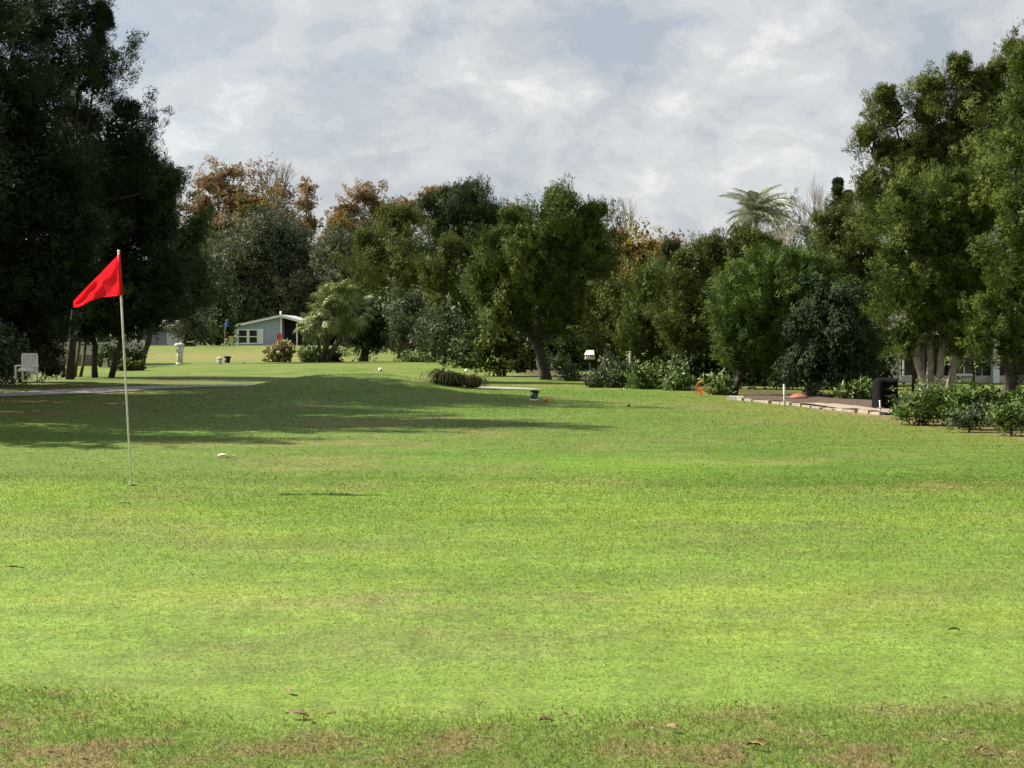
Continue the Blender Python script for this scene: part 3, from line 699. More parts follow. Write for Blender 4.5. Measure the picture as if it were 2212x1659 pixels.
def blue_house():
    D = 58; b = G(1640, D); b.z = HZ(b.x, D)
    root = thing('pale_house', 'pale blue house wall glimpsed under the round topped tree', 'house', b)
    for i in range(9):
        mb = MB(); y1 = 806-i*7.6; a = W(1555, y1, D); c = W(1760, y1-7.3, D)
        quad(mb, (a.x, D-.02, a.z), (c.x, D-.02, a.z), (c.x, D+.02, c.z), (a.x, D+.02, c.z), Vector((0, .08, 0))); mb.build('board', M['pipe'], root)
    for a in (1592, 1640, 1700):
        f = MB()
        for q in ((a-2, 752, a+26, 755), (a-2, 790, a+26, 793), (a-2, 755, a, 790), (a+24, 755, a+26, 790)): wbox(f, *q, D, .06, -.09)
        wn = f.build('window', M['white'], root); p = MB(); wbox(p, a, 755, a+24, 790, D, .02, -.05); p.build('pane', M['glass'], wn)
    mb = MB(); wbox(mb, 1545, 733, 1770, 741, D, 5, -.4); mb.build('roof', M['roof'], root)
    mb = MB(); wbox(mb, 1632, 741, 1637, 808, D, .1, -.14); mb.build('post', M['white'], root)
blue_house()

# ------------------------------------------------------------------ left hand trees (their right sides face us and lie in shade)
LG = 'dark trees along the left side'
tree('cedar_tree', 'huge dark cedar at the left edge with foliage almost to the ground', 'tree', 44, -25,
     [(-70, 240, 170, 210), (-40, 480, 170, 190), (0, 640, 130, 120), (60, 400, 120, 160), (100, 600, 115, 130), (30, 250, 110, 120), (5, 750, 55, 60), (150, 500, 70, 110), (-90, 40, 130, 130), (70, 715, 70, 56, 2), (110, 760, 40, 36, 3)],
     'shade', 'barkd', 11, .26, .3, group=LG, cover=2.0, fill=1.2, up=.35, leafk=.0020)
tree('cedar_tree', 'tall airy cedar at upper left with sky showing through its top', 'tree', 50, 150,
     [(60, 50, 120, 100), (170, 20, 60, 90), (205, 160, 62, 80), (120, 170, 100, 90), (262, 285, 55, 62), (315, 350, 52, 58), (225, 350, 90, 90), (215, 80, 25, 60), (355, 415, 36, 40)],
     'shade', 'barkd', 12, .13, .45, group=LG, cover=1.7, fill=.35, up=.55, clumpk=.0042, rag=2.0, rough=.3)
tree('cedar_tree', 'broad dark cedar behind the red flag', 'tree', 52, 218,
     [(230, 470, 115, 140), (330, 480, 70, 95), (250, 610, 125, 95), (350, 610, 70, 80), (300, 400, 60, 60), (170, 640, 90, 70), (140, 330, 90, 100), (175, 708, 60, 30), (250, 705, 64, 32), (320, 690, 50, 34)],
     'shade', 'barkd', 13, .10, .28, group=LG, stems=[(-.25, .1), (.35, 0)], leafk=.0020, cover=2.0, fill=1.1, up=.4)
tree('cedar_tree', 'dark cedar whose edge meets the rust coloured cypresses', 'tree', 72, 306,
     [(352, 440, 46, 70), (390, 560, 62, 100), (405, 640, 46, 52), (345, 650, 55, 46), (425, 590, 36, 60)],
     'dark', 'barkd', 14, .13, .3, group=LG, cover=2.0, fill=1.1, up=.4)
tree('cedar_tree', 'leaning many stemmed cedar with yellowish bark behind the white chair', 'tree', 53, 155,
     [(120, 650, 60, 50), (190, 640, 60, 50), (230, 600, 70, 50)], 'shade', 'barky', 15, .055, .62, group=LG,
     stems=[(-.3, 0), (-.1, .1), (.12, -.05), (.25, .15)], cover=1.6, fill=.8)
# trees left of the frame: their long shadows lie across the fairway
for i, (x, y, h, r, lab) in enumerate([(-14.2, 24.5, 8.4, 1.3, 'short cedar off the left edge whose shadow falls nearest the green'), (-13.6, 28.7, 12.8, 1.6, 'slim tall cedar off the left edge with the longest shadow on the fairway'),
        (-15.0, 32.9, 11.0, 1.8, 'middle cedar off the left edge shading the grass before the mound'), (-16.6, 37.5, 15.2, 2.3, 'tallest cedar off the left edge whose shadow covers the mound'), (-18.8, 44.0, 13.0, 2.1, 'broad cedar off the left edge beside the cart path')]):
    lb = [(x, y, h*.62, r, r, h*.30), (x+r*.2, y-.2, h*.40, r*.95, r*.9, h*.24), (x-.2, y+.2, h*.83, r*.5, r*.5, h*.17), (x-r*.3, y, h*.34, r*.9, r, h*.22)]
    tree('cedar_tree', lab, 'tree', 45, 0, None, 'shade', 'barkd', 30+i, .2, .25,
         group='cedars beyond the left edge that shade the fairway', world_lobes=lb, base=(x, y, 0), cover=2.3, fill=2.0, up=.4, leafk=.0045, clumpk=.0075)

# ------------------------------------------------------------------ far left and centre, behind the lawn
tree('magnolia_tree', 'small round dark tree beside the white shed at the top of the slope', 'tree', 112, 398,
     [(408, 702, 40, 40), (385, 715, 25, 26), (432, 712, 24, 28)], 'oak', 'barkd', 41, .14, .35, leafk=.0019, quad=True, cover=1.8, fill=.9)
tree('magnolia_tree', 'dark leafy tree crowding the left end of the grey house', 'tree', 122, 470,
     [(465, 660, 46, 66), (492, 705, 26, 36), (440, 640, 30, 40), (472, 725, 36, 26)], 'dark', 'barkd', 42, .16, .3, leafk=.0022, quad=True, cover=1.8, fill=1)
tree('oak_tree', 'wide grey green live oak rising behind the grey house', 'tree', 176, 585,
     [(590, 560, 105, 88), (520, 545, 60, 72), (655, 570, 58, 80), (565, 640, 95, 72), (650, 645, 62, 60), (600, 508, 80, 46), (500, 620, 50, 60), (700, 600, 36, 60)],
     'oak', 'bark', 43, .45, .3, leafk=.0017, clumpk=.0042, quad=True, cover=1.9, fill=1, up=.2, aspect=.6)
tree('oak_tree', 'smaller grey green oak between the palm and the cypresses', 'tree', 168, 745,
     [(760, 545, 58, 62), (735, 600, 44, 60), (800, 520, 36, 40), (715, 545, 34, 50)],
     'oak', 'bark', 44, .3, .3, leafk=.0017, clumpk=.0042, quad=True, cover=1.8, fill=.9, up=.2)
CG = 'autumn cypresses on the far skyline'
CY = dict(leafk=.0017, clumpk=.0034, cover=3.0, fill=.6, up=.15, layer=.6, aspect=.5, rag=2.4, rough=.35)
tree('cypress_tree', 'tallest rust coloured cypress next to the dark left trees', 'tree', 205, 470,
     [(470, 400, 46, 40), (440, 450, 40, 50), (510, 430, 44, 50), (485, 500, 70, 50), (440, 540, 40, 60), (545, 480, 40, 45), (500, 372, 28, 20)], 'rust', 'bark', 51, .4, .62, group=CG, **CY)
tree('cypress_tree', 'thinning purplish cypress with bare upper twigs', 'tree', 212, 590,
     [(560, 385, 40, 36), (600, 430, 38, 46), (575, 470, 46, 40), (622, 420, 26, 34)], 'bare', 'bark', 52, .38, .6, group=CG, leafk=.0019, clumpk=.0042, cover=1.1, fill=.05, layer=.4, rag=2.8, rough=.4)
tree('cypress_tree', 'bronze cypress in front of the purplish one', 'tree', 203, 560,
     [(560, 450, 44, 40), (600, 485, 48, 36), (555, 500, 50, 30)], 'rustolive', 'bark', 53, .36, .6, group=CG, **CY)
tree('cypress_tree', 'narrow spire shaped rust cypress standing apart in the skyline', 'tree', 200, 664,
     [(664, 408, 17, 24), (662, 446, 24, 26), (668, 485, 32, 30), (640, 500, 28, 24)], 'rust', 'bark', 54, .32, .65, group=CG, **CY)
tree('cypress_tree', 'spreading rust cypress with open crown above the palm', 'tree', 196, 778,
     [(790, 425, 38, 28), (755, 452, 42, 30), (815, 455, 34, 36), (780, 490, 50, 30), (735, 470, 26, 20)], 'rust', 'bark', 55, .36, .62, group=CG, **CY)
tree('cypress_tree', 'yellowish bronze cypress below the spreading rust one', 'tree', 190, 725,
     [(725, 485, 36, 28), (712, 515, 34, 30), (745, 520, 30, 26)], 'rustolive', 'bark', 56, .3, .6, group=CG, **CY)
tree('cypress_tree', 'small rust cypress top between spreading cypress and dark cedar', 'tree', 200, 872,
     [(872, 446, 30, 16), (860, 465, 34, 22), (900, 470, 30, 24)], 'rust', 'bark', 57, .3, .6, group=CG, **CY)
tree('cypress_tree', 'rust cypress tip peeking over the big dark cedar', 'tree', 205, 935,
     [(938, 420, 34, 14), (920, 440, 26, 20), (960, 440, 24, 20)], 'rust', 'bark', 58, .3, .6, group=CG, **CY)
tree('cypress_tree', 'rust cypress tip in the gap right of the big dark cedar', 'tree', 205, 1105,
     [(1106, 456, 26, 14), (1098, 478, 26, 20), (1125, 470, 14, 10)], 'rust', 'bark', 59, .3, .6, group=CG, **CY)

MG = 'cedars and trees across the middle distance'
tree('cedar_tree', 'olive flanked cedar left of the big dark one', 'tree', 90, 870,
     [(855, 505, 58, 56), (815, 575, 46, 80), (860, 600, 70, 80), (790, 610, 34, 70), (905, 640, 40, 50)], 'olive', 'barkd', 61, .24, .3, group=MG, cover=2.0, fill=1, up=.7, plume=1.2)
tree('cedar_tree', 'big dark domed cedar highest in the middle of the view', 'tree', 97, 985,
     [(1005, 452, 52, 48), (960, 480, 60, 62), (1045, 490, 42, 58), (990, 540, 92, 72), (930, 560, 54, 60), (1000, 620, 84, 80), (1070, 500, 22, 40)], 'dark', 'barkd', 62, .3, .3, group=MG, cover=2.0, fill=1, up=.8, plume=1.2)
tree('cedar_tree', 'small olive cedar bough glowing in front of the big dark cedar', 'tree', 84, 950,
     [(965, 555, 36, 36), (930, 600, 40, 36), (985, 600, 34, 40), (940, 640, 36, 40)], 'olive', 'barkd', 63, .16, .4, group=MG, cover=2, fill=.9, up=.7)
tree('round_tree', 'dense round dark tree with short trunk right of the fan palm', 'tree', 79, 785,
     [(805, 695, 56, 68), (812, 735, 46, 34), (770, 720, 30, 42)], 'dark', 'barkd', 64, .26, .16, leafk=.0019, clumpk=.0042, cover=2.2, fill=1.2, up=.1, group=MG)
tree('olive_shrub', 'grey green leafy shrub tree under the small olive cedar', 'shrub', 74, 880,
     [(890, 660, 42, 46), (872, 715, 30, 46), (905, 725, 40, 36), (900, 760, 34, 22)], 'grey', 'bark', 65, .10, .3, leafk=.0022, quad=True, cover=1.6, fill=.8, group=MG)
tree('olive_shrub', 'pale grey green shrub tree with open branches in the dark gap', 'shrub', 69, 960,
     [(965, 680, 40, 36), (940, 720, 46, 34), (985, 720, 34, 40), (960, 755, 60, 28), (1000, 765, 30, 26)], 'grey', 'bark', 66, .10, .3, leafk=.0022, quad=True, cover=1.5, fill=.8, group=MG)
tree('silver_shrub', 'small silvery tree top caught in the notch between two cedars', 'shrub', 72, 1040,
     [(1045, 550, 28, 22), (1010, 620, 12, 22), (1025, 585, 22, 22)], 'grey', 'bark', 67, .08, .6, leafk=.0022, quad=True, cover=1.2, fill=.3, group=MG)
tree('leafy_shrub', 'sunlit leafy shrub beneath the leaning cedar trunk', 'shrub', 53, 1090,
     [(1060, 745, 50, 46), (1100, 760, 46, 44), (1050, 785, 36, 26), (1125, 785, 28, 34), (1085, 715, 36, 26)], 'olive', 'bark', 68, .07, .3, leafk=.0034, quad=True, cover=1.6, fill=.9, group=MG)
tree('low_bush', 'low bright green bush at the foot of the grey green shrubs', 'shrub', 72, 903,
     [(905, 780, 32, 13), (880, 784, 20, 8), (925, 786, 20, 8)], 'lightshrub', 'bark', 69, .03, .3, leafk=.0022, quad=True, cover=1.6, fill=.8)
tree('low_bush', 'dry reddish bush beside the grey green shrub trees', 'shrub', 76, 868,
     [(868, 757, 22, 24), (872, 730, 12, 18)], 'rustolive', 'barkl', 70, .05, .4, leafk=.0019, quad=True, cover=1.2, fill=.3)
tree('cedar_tree', 'large leaning cedar with a thick dark trunk in the centre', 'tree', 49, 1181,
     [(1076, 570, 50, 66), (1070, 660, 48, 60), (1130, 520, 60, 66), (1200, 480, 66, 60), (1245, 520, 60, 66), (1210, 560, 90, 80), (1140, 610, 80, 76), (1285, 500, 40, 56), (1290, 570, 48, 80), (1230, 640, 64, 66), (1270, 660, 40, 60), (1128, 680, 46, 36), (1205, 700, 52, 36), (1032, 620, 24, 40)],
     'cedar', 'barkd', 71, .19, .36, group=MG, forkp=(1160, 735), cover=2.1, fill=1, up=.6, plume=1.2)
tree('cedar_tree', 'deeply shaded cedar behind the bird feeder', 'tree', 60, 1245,
     [(1240, 720, 56, 60), (1225, 780, 46, 44), (1275, 770, 40, 50)], 'dark', 'barkd', 72, .16, .2, group=MG, cover=2, fill=1.1)
tree('yellow_tree', 'slender tree with golden yellow leaves among the cedars', 'tree', 72, 1356,
     [(1350, 535, 46, 50), (1400, 540, 40, 44), (1325, 600, 32, 56), (1375, 595, 50, 50), (1310, 650, 18, 30), (1420, 580, 26, 36)], 'yellow', 'barkl', 73, .12, .5, leafk=.0022, clumpk=.0042, quad=True, cover=2.0, fill=.5, rag=1.6, group=MG)
tree('reddish_tree', 'thin reddish brown treetop above the golden tree', 'tree', 120, 1455,
     [(1450, 525, 34, 16), (1425, 540, 30, 20), (1490, 540, 22, 14), (1340, 500, 24, 18)], 'bare', 'bark', 74, .14, .6, leafk=.0028, clumpk=.0042, cover=.6, fill=.1, rag=2.2, group=MG)
tree('cedar_tree', 'bright olive cedar just right of the bird feeder', 'tree', 47, 1298,
     [(1312, 690, 40, 62), (1348, 672, 32, 40), (1345, 725, 34, 44), (1320, 735, 26, 34)], 'olive', 'barkl', 75, .10, .4, group=MG, cover=2.1, fill=1, up=1.0, plume=1.5)
tree('cedar_tree', 'upright fresh green cedar with sweeping plumes', 'tree', 45.5, 1400,
     [(1390, 690, 48, 74), (1400, 630, 34, 40), (1430, 735, 36, 50), (1365, 730, 30, 46), (1400, 765, 34, 26)], 'cedar', 'barkl', 76, .10, .34, group=MG, cover=2.2, fill=1.1, up=1.2, plume=1.6)
tree('cedar_tree', 'rounded olive cedar left of the green dome tree', 'tree', 44, 1488,
     [(1480, 650, 52, 76), (1540, 570, 54, 52), (1530, 680, 58, 70), (1590, 590, 56, 66), (1465, 590, 34, 40), (1600, 530, 44, 34), (1660, 560, 44, 36), (1630, 535, 34, 26), (1560, 740, 34, 40), (1630, 590, 30, 40), (1500, 730, 44, 44), (1460, 720, 34, 50)], 'olive', 'barkd', 77, .16, .32, group=MG, cover=2.1, fill=1.1, up=.7, plume=1.2)
tree('cedar_tree', 'small dark cedar tip behind the rounded olive cedar', 'tree', 52, 1455,
     [(1450, 570, 22, 40), (1455, 620, 30, 40)], 'dark', 'barkd', 78, .1, .5, group=MG, cover=2, fill=1, up=1, clumpk=.0026, leafk=.0014, dens=1.3)

RG = 'trees along the right side'
tree('dome_tree', 'smooth green dome shaped tree on a slim dark trunk', 'tree', 36.5, 1584,
     [(1676, 664, 130, 118), (1612, 712, 66, 66), (1720, 640, 84, 90), (1690, 745, 80, 46), (1590, 760, 34, 34)], 'dome', 'barkd', 81, .085, .3, group=RG, bough=1.0, deep=.88, dens=1.7, cover=2.4, fill=1.8, up=.4, rough=.015, plume=.9, rag=.15, aspect=.27, ALN=1.8, leafk=.0020, flat=.30)
tree('round_tree', 'dark shaded weeping tree with thick trunk beside the dome tree', 'tree', 34.5, 1742,
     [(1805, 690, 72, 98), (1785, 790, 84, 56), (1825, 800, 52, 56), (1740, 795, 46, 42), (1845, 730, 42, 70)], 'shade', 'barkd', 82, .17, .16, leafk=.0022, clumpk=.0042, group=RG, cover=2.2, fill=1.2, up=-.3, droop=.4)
tree('cedar_tree', 'dark pointed cedar tip left of the tallest right trees', 'tree', 46, 1806,
     [(1810, 404, 4, 12), (1808, 422, 9, 15), (1805, 446, 18, 20), (1801, 478, 30, 30), (1832, 440, 9, 22), (1830, 470, 18, 30), (1790, 540, 46, 60)], 'dark', 'barkd', 83, .12, .5, group=RG, cover=2.0, fill=1, up=1.2, clumpk=.0024, leafk=.0013, dens=1.3)
tree('cedar_tree', 'olive cedar between the dome tree and the large right cedar', 'tree', 40, 1868,
     [(1830, 580, 60, 72), (1835, 680, 56, 64), (1795, 500, 46, 40), (1860, 510, 50, 50), (1880, 740, 36, 46), (1850, 630, 60, 70), (1900, 640, 50, 70), (1890, 560, 46, 60)], 'olive', 'barkd', 84, .13, .3, group=RG, cover=2.1, fill=1.1, up=.6, plume=1.1)
tree('cedar_tree', 'tallest airy cedar on the right rising above the others', 'tree', 35.5, 1985,
     [(1925, 245, 46, 52), (1868, 305, 28, 26), (1925, 330, 66, 56), (2005, 235, 52, 62), (2075, 165, 38, 40), (2110, 220, 50, 60), (1880, 400, 42, 52), (1960, 400, 70, 62), (2040, 310, 70, 72), (2150, 170, 34, 30), (2110, 320, 60, 70), (2030, 400, 74, 64), (1975, 330, 60, 60), (2120, 400, 70, 70), (1900, 470, 50, 50), (2165, 235, 56, 76), (2200, 150, 50, 56), (2080, 250, 60, 66)], 'olive', 'bark', 85, .15, .45, group=RG, cover=2.2, fill=1.0, up=.45, rag=1.5, rough=.25)
tree('cedar_tree', 'large shaggy cedar with several pale stems on the right', 'tree', 28, 2022,
     [(1985, 505, 74, 76), (1950, 620, 56, 80), (2040, 640, 74, 80), (2090, 480, 84, 92), (2140, 590, 80, 100), (1995, 690, 46, 50), (2060, 720, 50, 40), (2160, 400, 60, 90), (1930, 560, 44, 54), (1960, 450, 56, 50), (2040, 430, 60, 56), (1950, 720, 40, 40), (2110, 690, 50, 44), (1962, 745, 30, 34), (2070, 752, 40, 26), (2060, 560, 70, 60), (2090, 640, 60, 50)], 'cedar', 'barkl', 86, .075, .36, group=RG, stems=[(-.22, 0), (-.08, .1), (.06, -.05), (.2, .08)], cover=2.1, fill=1.1, up=.5, plume=1.2)
tree('cedar_tree', 'dark green cedar filling the upper right edge', 'tree', 26, 2176,
     [(2195, 300, 48, 96), (2230, 200, 50, 90), (2205, 480, 70, 110), (2220, 620, 80, 100), (2190, 710, 60, 56), (2270, 380, 60, 120), (2188, 752, 56, 40), (2120, 742, 36, 36), (2222, 785, 36, 34), (2145, 690, 46, 50)], 'cedar', 'barkd', 87, .12, .3, group=RG, cover=2.1, fill=1.1, up=.5, plume=1.1)
tree('broadleaf_tree', 'shaded broad leaved sapling under the right hand cedars', 'shrub', 30, 2105,
     [(2100, 730, 36, 40), (2070, 770, 24, 30), (2130, 770, 30, 28)], 'shrub', 'barkd', 88, .03, .5, leafk=.0052, clumpk=.0042, quad=True, cover=1.3, fill=.3, group=RG)

tree('pale_tree', 'pale grey thin leaved tree touching the feathery palm', 'tree', 84, 1705,
     [(1690, 455, 30, 34), (1718, 490, 28, 34), (1680, 505, 34, 30), (1740, 500, 18, 22)], 'paleleaf', 'barkl', 89, .09, .6, leafk=.0018, clumpk=.0036, cover=1.3, fill=.05, rag=2.0, group=RG)

# ------------------------------------------------------------------ far wood that closes the view
def far_wood():
    rng = np.random.default_rng(77); lb = []
    for px in range(330, 2500, 62):
        D = 190 if px < 860 else (118 if px < 1500 else 76); y = (640 if px < 860 else 650 if px < 1300 else 640) + rng.uniform(-25, 25)
        lb += px_lobes(D, [(px, y, 56, 70), (px+25, y+65, 56, 60)])
    for px in range(-200, 330, 60): lb += px_lobes(128, [(px, 630, 50, 66), (px+25, 690, 50, 50)])
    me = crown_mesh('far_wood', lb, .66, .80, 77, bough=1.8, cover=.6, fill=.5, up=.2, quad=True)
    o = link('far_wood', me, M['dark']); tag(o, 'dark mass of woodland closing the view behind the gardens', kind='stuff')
far_wood()

# ------------------------------------------------------------------ bare twiggy trees
def twigs(mb, p, d, L, r, depth, rng, spread=.55, kids=3, n=4):
    q = p + d*L; m = p.lerp(q, .5)+Vector((rng.uniform(-1, 1), rng.uniform(-1, 1), rng.uniform(-.3, .6)))*L*.07
    mb.tube([p, m, q], [r, r*.8, r*.55], n, False)
    if depth == 0: return
    for k in range(kids):
        t = rng.uniform(.45, 1.0) if k else 1.0
        e = (d + Vector((rng.uniform(-1, 1), rng.uniform(-1, 1), rng.uniform(-.35, .75)))*spread).normalized()
        twigs(mb, p.lerp(q, t), e, L*rng.uniform(.55, .8), r*.55, depth-1, rng, spread, kids, n)
def bare_tree(label, D, px, py_top, py_fork, seed, m='twig', r=.09, depth=4, group=None, kids=3, spread=.5, stems=1):
    rng = random.Random(seed); b = G(px, D); f = W(px, py_fork, D); t = W(px, py_top, D); L = (t.z-f.z)/2.5
    root = thing('bare_tree', label, 'tree', b, group)
    mb = MB(); mb.tube([b-Vector((0, 0, .1)), b.lerp(f, .5)+Vector((.05, 0, 0)), f], [r*1.2, r, r*.8], 7); mb.build('trunk', M[m], root)
    mb = MB()
    for k in range(stems):
        d = Vector((rng.uniform(-.45, .45), rng.uniform(-.4, .4), 1)).normalized(); twigs(mb, f, d, L, r*.7, depth, rng, spread, kids)
    mb.build('branch', M[m], root); return root
bare_tree('leafless thin tree left of the tallest right hand cedars', 66, 1755, 402, 560, 5, 'twig', .07, 4, None, 3, .42, 4)
bare_tree('pale leafless tree beside the feathery palm', 62, 1722, 470, 600, 8, 'barkl', .08, 4, None, 3, .5, 3)
bare_tree('wispy leafless stems above the golden tree', 74, 1352, 420, 560, 9, 'twig', .06, 3, None, 3, .25, 4)
bare_tree('leafless purplish twigs over the tall rust cypress', 210, 595, 345, 470, 10, 'twig', .2, 4, None, 3, .45, 4)

# ------------------------------------------------------------------ palms
def fan_frond_mesh(seed, stalk=.85, rad=.78, ndiv=18, droop=.8):
    rng = np.random.default_rng(seed); mb = MB()
    mb.tube([(0, 0, 0), (stalk*.5, 0, .10*stalk), (stalk, 0, 0)], [.018, .014, .010], 5)
    vs_ = []; fs = []
    for i in range(ndiv):
        a = (i/(ndiv-1)-.5)*R(250); L = rad*(1-.25*abs(i/(ndiv-1)-.5)*2)*rng.uniform(.9, 1.1); w_ = .044
        d = np.array([math.cos(a), math.sin(a), 0]); s = np.array([-math.sin(a), math.cos(a), 0]); h = np.array([stalk, 0, 0])
        z = .10*abs(math.sin(a)) ; k = len(vs_)
        p1 = h+d*L*.55+np.array([0, 0, z*L]); p2 = h+d*L*.85+np.array([0, 0, z*L-droop*L*.22]); p3 = h+d*L*.98+np.array([0, 0, z*L-droop*L*.62])
        vs_ += [h-s*w_*.15, h+s*w_*.15, p1+s*w_, p1-s*w_, p2+s*w_*.55, p2-s*w_*.55, p3]
        fs += [(k, k+1, k+2, k+3), (k+3, k+2, k+4, k+5), (k+5, k+4, k+6)]
    mb.add([tuple(v) for v in vs_], fs)
    me = mb.mesh('frond'); at = me.attributes.new('tint', 'FLOAT', 'FACE')
    at.data.foreach_set('value', np.clip(rng.normal(.5, .22, len(me.polygons)), 0, 1).astype(np.float32)); return me
def fan_palm(label, D, px, heads, seed, scale=1.0, m='palm'):
    b = G(px, D); root = thing('fan_palm', label, 'palm', b); rng = random.Random(seed)
    meshes = [fan_frond_mesh(seed+i, droop=.7+.25*i) for i in range(4)]
    for me in meshes: me.materials.append(M[m])
    for hx, hy, nf, sc, dD in heads:
        h = W(hx, hy, D+dD); mb = MB(); mid = b.lerp(h, .5)+Vector((.15, 0, -.1))
        mb.tube([b+Vector(((hx-px)*.004, dD*.2, -.1)), mid, h], [.10*scale, .085*scale, .08*scale], 9); mb.build('trunk', M['bark'], root)
        for k in range(nf):
            o = bpy.data.objects.new('frond', meshes[k % 4]); C.objects.link(o); o.parent = root; o.location = h-b
            el = R(rng.choice([70, 52, 36, 20, 4, -12, -28, -44, -60])+rng.uniform(-9, 9)); az = k*2.399+rng.uniform(-.3, .3)
            o.rotation_euler = (Matrix.Rotation(az, 4, 'Z') @ Matrix.Rotation(-el, 4, 'Y') @ Matrix.Rotation(rng.uniform(-.4, .4), 4, 'X')).to_euler()
            s = sc*rng.uniform(.8, 1.15); o.scale = (s, s, s)
    return root
fan_palm('fan palm with drooping fronds in front of the grey house', 76, 692,
         [(726, 648, 30, .90, 0), (702, 686, 28, .82, -.8), (748, 688, 24, .82, .6), (676, 706, 18, .72, .2), (768, 672, 18, .78, 0)], 21)
def feather_mesh(seed, L=2.2, n=40):
    rng = np.random.default_rng(seed); mb = MB(); pts = []
    for i in range(9):
        t = i/8; pts.append((L*(t-.18*t*t*t), 0, L*(.34*t-.78*t**2.3)))
    mb.tube(pts, [.03*(1-.8*i/8) for i in range(9)], 5)
    vs_ = []; fs = []
    for i in range(n):
        t = .15+.85*i/n; k = t*8; j = min(int(k), 7); f = k-j; p = np.array(pts[j])*(1-f)+np.array(pts[j+1])*f
        for s in (-1, 1):
            l = .74*math.sin(min(1, t*1.25+.15)*2.6)*rng.uniform(.8, 1.15)+.08; d = np.array([.45, s*.85, .1]); q = len(vs_); w_ = .020
            p2 = p+d*l*.55; p3 = p+d*l*.75+np.array([0, 0, -l*.55])
            vs_ += [p-np.array([w_, 0, 0]), p+np.array([w_, 0, 0]), p2+np.array([w_*.8, 0, 0]), p2-np.array([w_*.8, 0, 0]), p3]; fs += [(q, q+1, q+2, q+3), (q+3, q+2, q+4)]
    mb.add([tuple(v) for v in vs_], fs); me = mb.mesh('frond'); at = me.attributes.new('tint', 'FLOAT', 'FACE')
    at.data.foreach_set('value', np.clip(rng.normal(.5, .22, len(me.polygons)), 0, 1).astype(np.float32)); return me
def queen_palm():
    D = 78; b = G(1632, D); h = W(1634, 482, D); root = thing('queen_palm', 'tall feathery palm rising above the cedars on the right', 'palm', b); rng = random.Random(4)
    mb = MB(); mb.tube([b, b.lerp(h, .5), h], [.17, .14, .12], 10); mb.build('trunk', M['bark'], root)
    ms = [feather_mesh(40+i) for i in range(3)]
    for me in ms: me.materials.append(M['greypalm'])
    for k in range(46):
        o = bpy.data.objects.new('frond', ms[k % 3]); C.objects.link(o); o.parent = root; o.location = h-b
        el = R([86, 72, 58, 42, 24, 4][k % 6]+rng.uniform(-7, 7)); o.rotation_euler = (Matrix.Rotation(k*2.399, 4, 'Z') @ Matrix.Rotation(-el, 4, 'Y')).to_euler(); s = rng.uniform(.7, 1.18); o.scale = (s, s, s)
    sp = MB(); sp.tube([h, W(1616, 440, D), W(1596, 414, D)], [.04, .03, .008], 6); sp.build('spear_leaf', M['dark'], root)
queen_palm()

# ------------------------------------------------------------------ shrubs, bushes and small plants
SG = 'garden bushes along the right hand bed'
def bush(name, label, D, px, lobes, m, seed, group=None, cat='bush', **kw):
    k = dict(leafk=.0020, clumpk=.0034, bough=2.0, dens=1.5, quad=True, cover=1.5, fill=.8, aspect=.6); k.update(kw)
    return tree(name, label, cat, D, px, lobes, m, 'bark', seed, .018, .3, trunk_name='stem', group=group, **k)
bush('leafy_bush', 'large light green bush beside the black grill cover', 25.2, 1985, [(1975, 874, 38, 28), (2015, 866, 42, 32), (2050, 882, 42, 30), (1950, 893, 26, 15), (2000, 894, 46, 20), (2035, 848, 18, 14)], 'shrub', 101, SG)
bush('leafy_bush', 'dark shaded bush between the two light bushes at lower right', 24, 2100, [(2100, 868, 50, 26), (2075, 896, 36, 22), (2140, 874, 42, 26), (2195, 868, 52, 32)], 'dome', 102, SG, leafk=.0034)
bush('leafy_bush', 'silvery green low bush in front of the dark bush', 23.2, 2095, [(2060, 905, 22, 16), (2100, 905, 34, 20), (2130, 890, 28, 22)], 'grey', 103, SG)
bush('leafy_bush', 'light green bush at the right edge by the soil strip', 22.2, 2185, [(2160, 905, 34, 26), (2200, 905, 40, 30), (2235, 894, 40, 34), (2180, 890, 30, 18)], 'shrub', 104, SG)
bush('flowering_bush', 'pale flowered bush under the bird feeder', 41.3, 1320, [(1305, 818, 28, 22), (1340, 808, 30, 30), (1325, 828, 36, 12), (1285, 828, 18, 10)], 'grey', 105, SG, leafk=.0022)
bush('leafy_bush', 'wide green bush between the slim posts', 40.3, 1400, [(1382, 815, 28, 26), (1420, 808, 32, 32), (1440, 828, 28, 18), (1400, 834, 38, 14)], 'shrub', 106, SG, leafk=.0022)
bush('leafy_bush', 'green bush left of the orange leaved plant', 39.2, 1468, [(1460, 815, 24, 30), (1484, 826, 20, 20), (1455, 838, 28, 13)], 'shrub', 107, SG, leafk=.0022)
bush('leafy_bush', 'bright bush right of the orange leaved plant', 36.3, 1552, [(1546, 837, 20, 20), (1564, 827, 18, 22), (1555, 850, 24, 11)], 'lightshrub', 108, SG, leafk=.0032)
bush('leafy_bush', 'pale leafed shrub at the foot of the leaning trunk', 47, 1228, [(1222, 800, 18, 14), (1235, 815, 20, 10), (1205, 785, 10, 14)], 'grey', 109, None, leafk=.0022)
bush('leafy_bush', 'dim green plant with strap leaves behind the mulch bed', 33, 1870, [(1850, 845, 16, 14), (1872, 840, 18, 18), (1825, 850, 14, 10)], 'shrub', 110, SG, leafk=.005, aspect=.25)
bush('dark_bush', 'dark low bush filling the shade behind the white chair', 47, 80, [(40, 775, 40, 34), (100, 785, 34, 26), (70, 760, 40, 30), (120, 800, 20, 14)], 'dark', 117, None, leafk=.0024, fill=1)
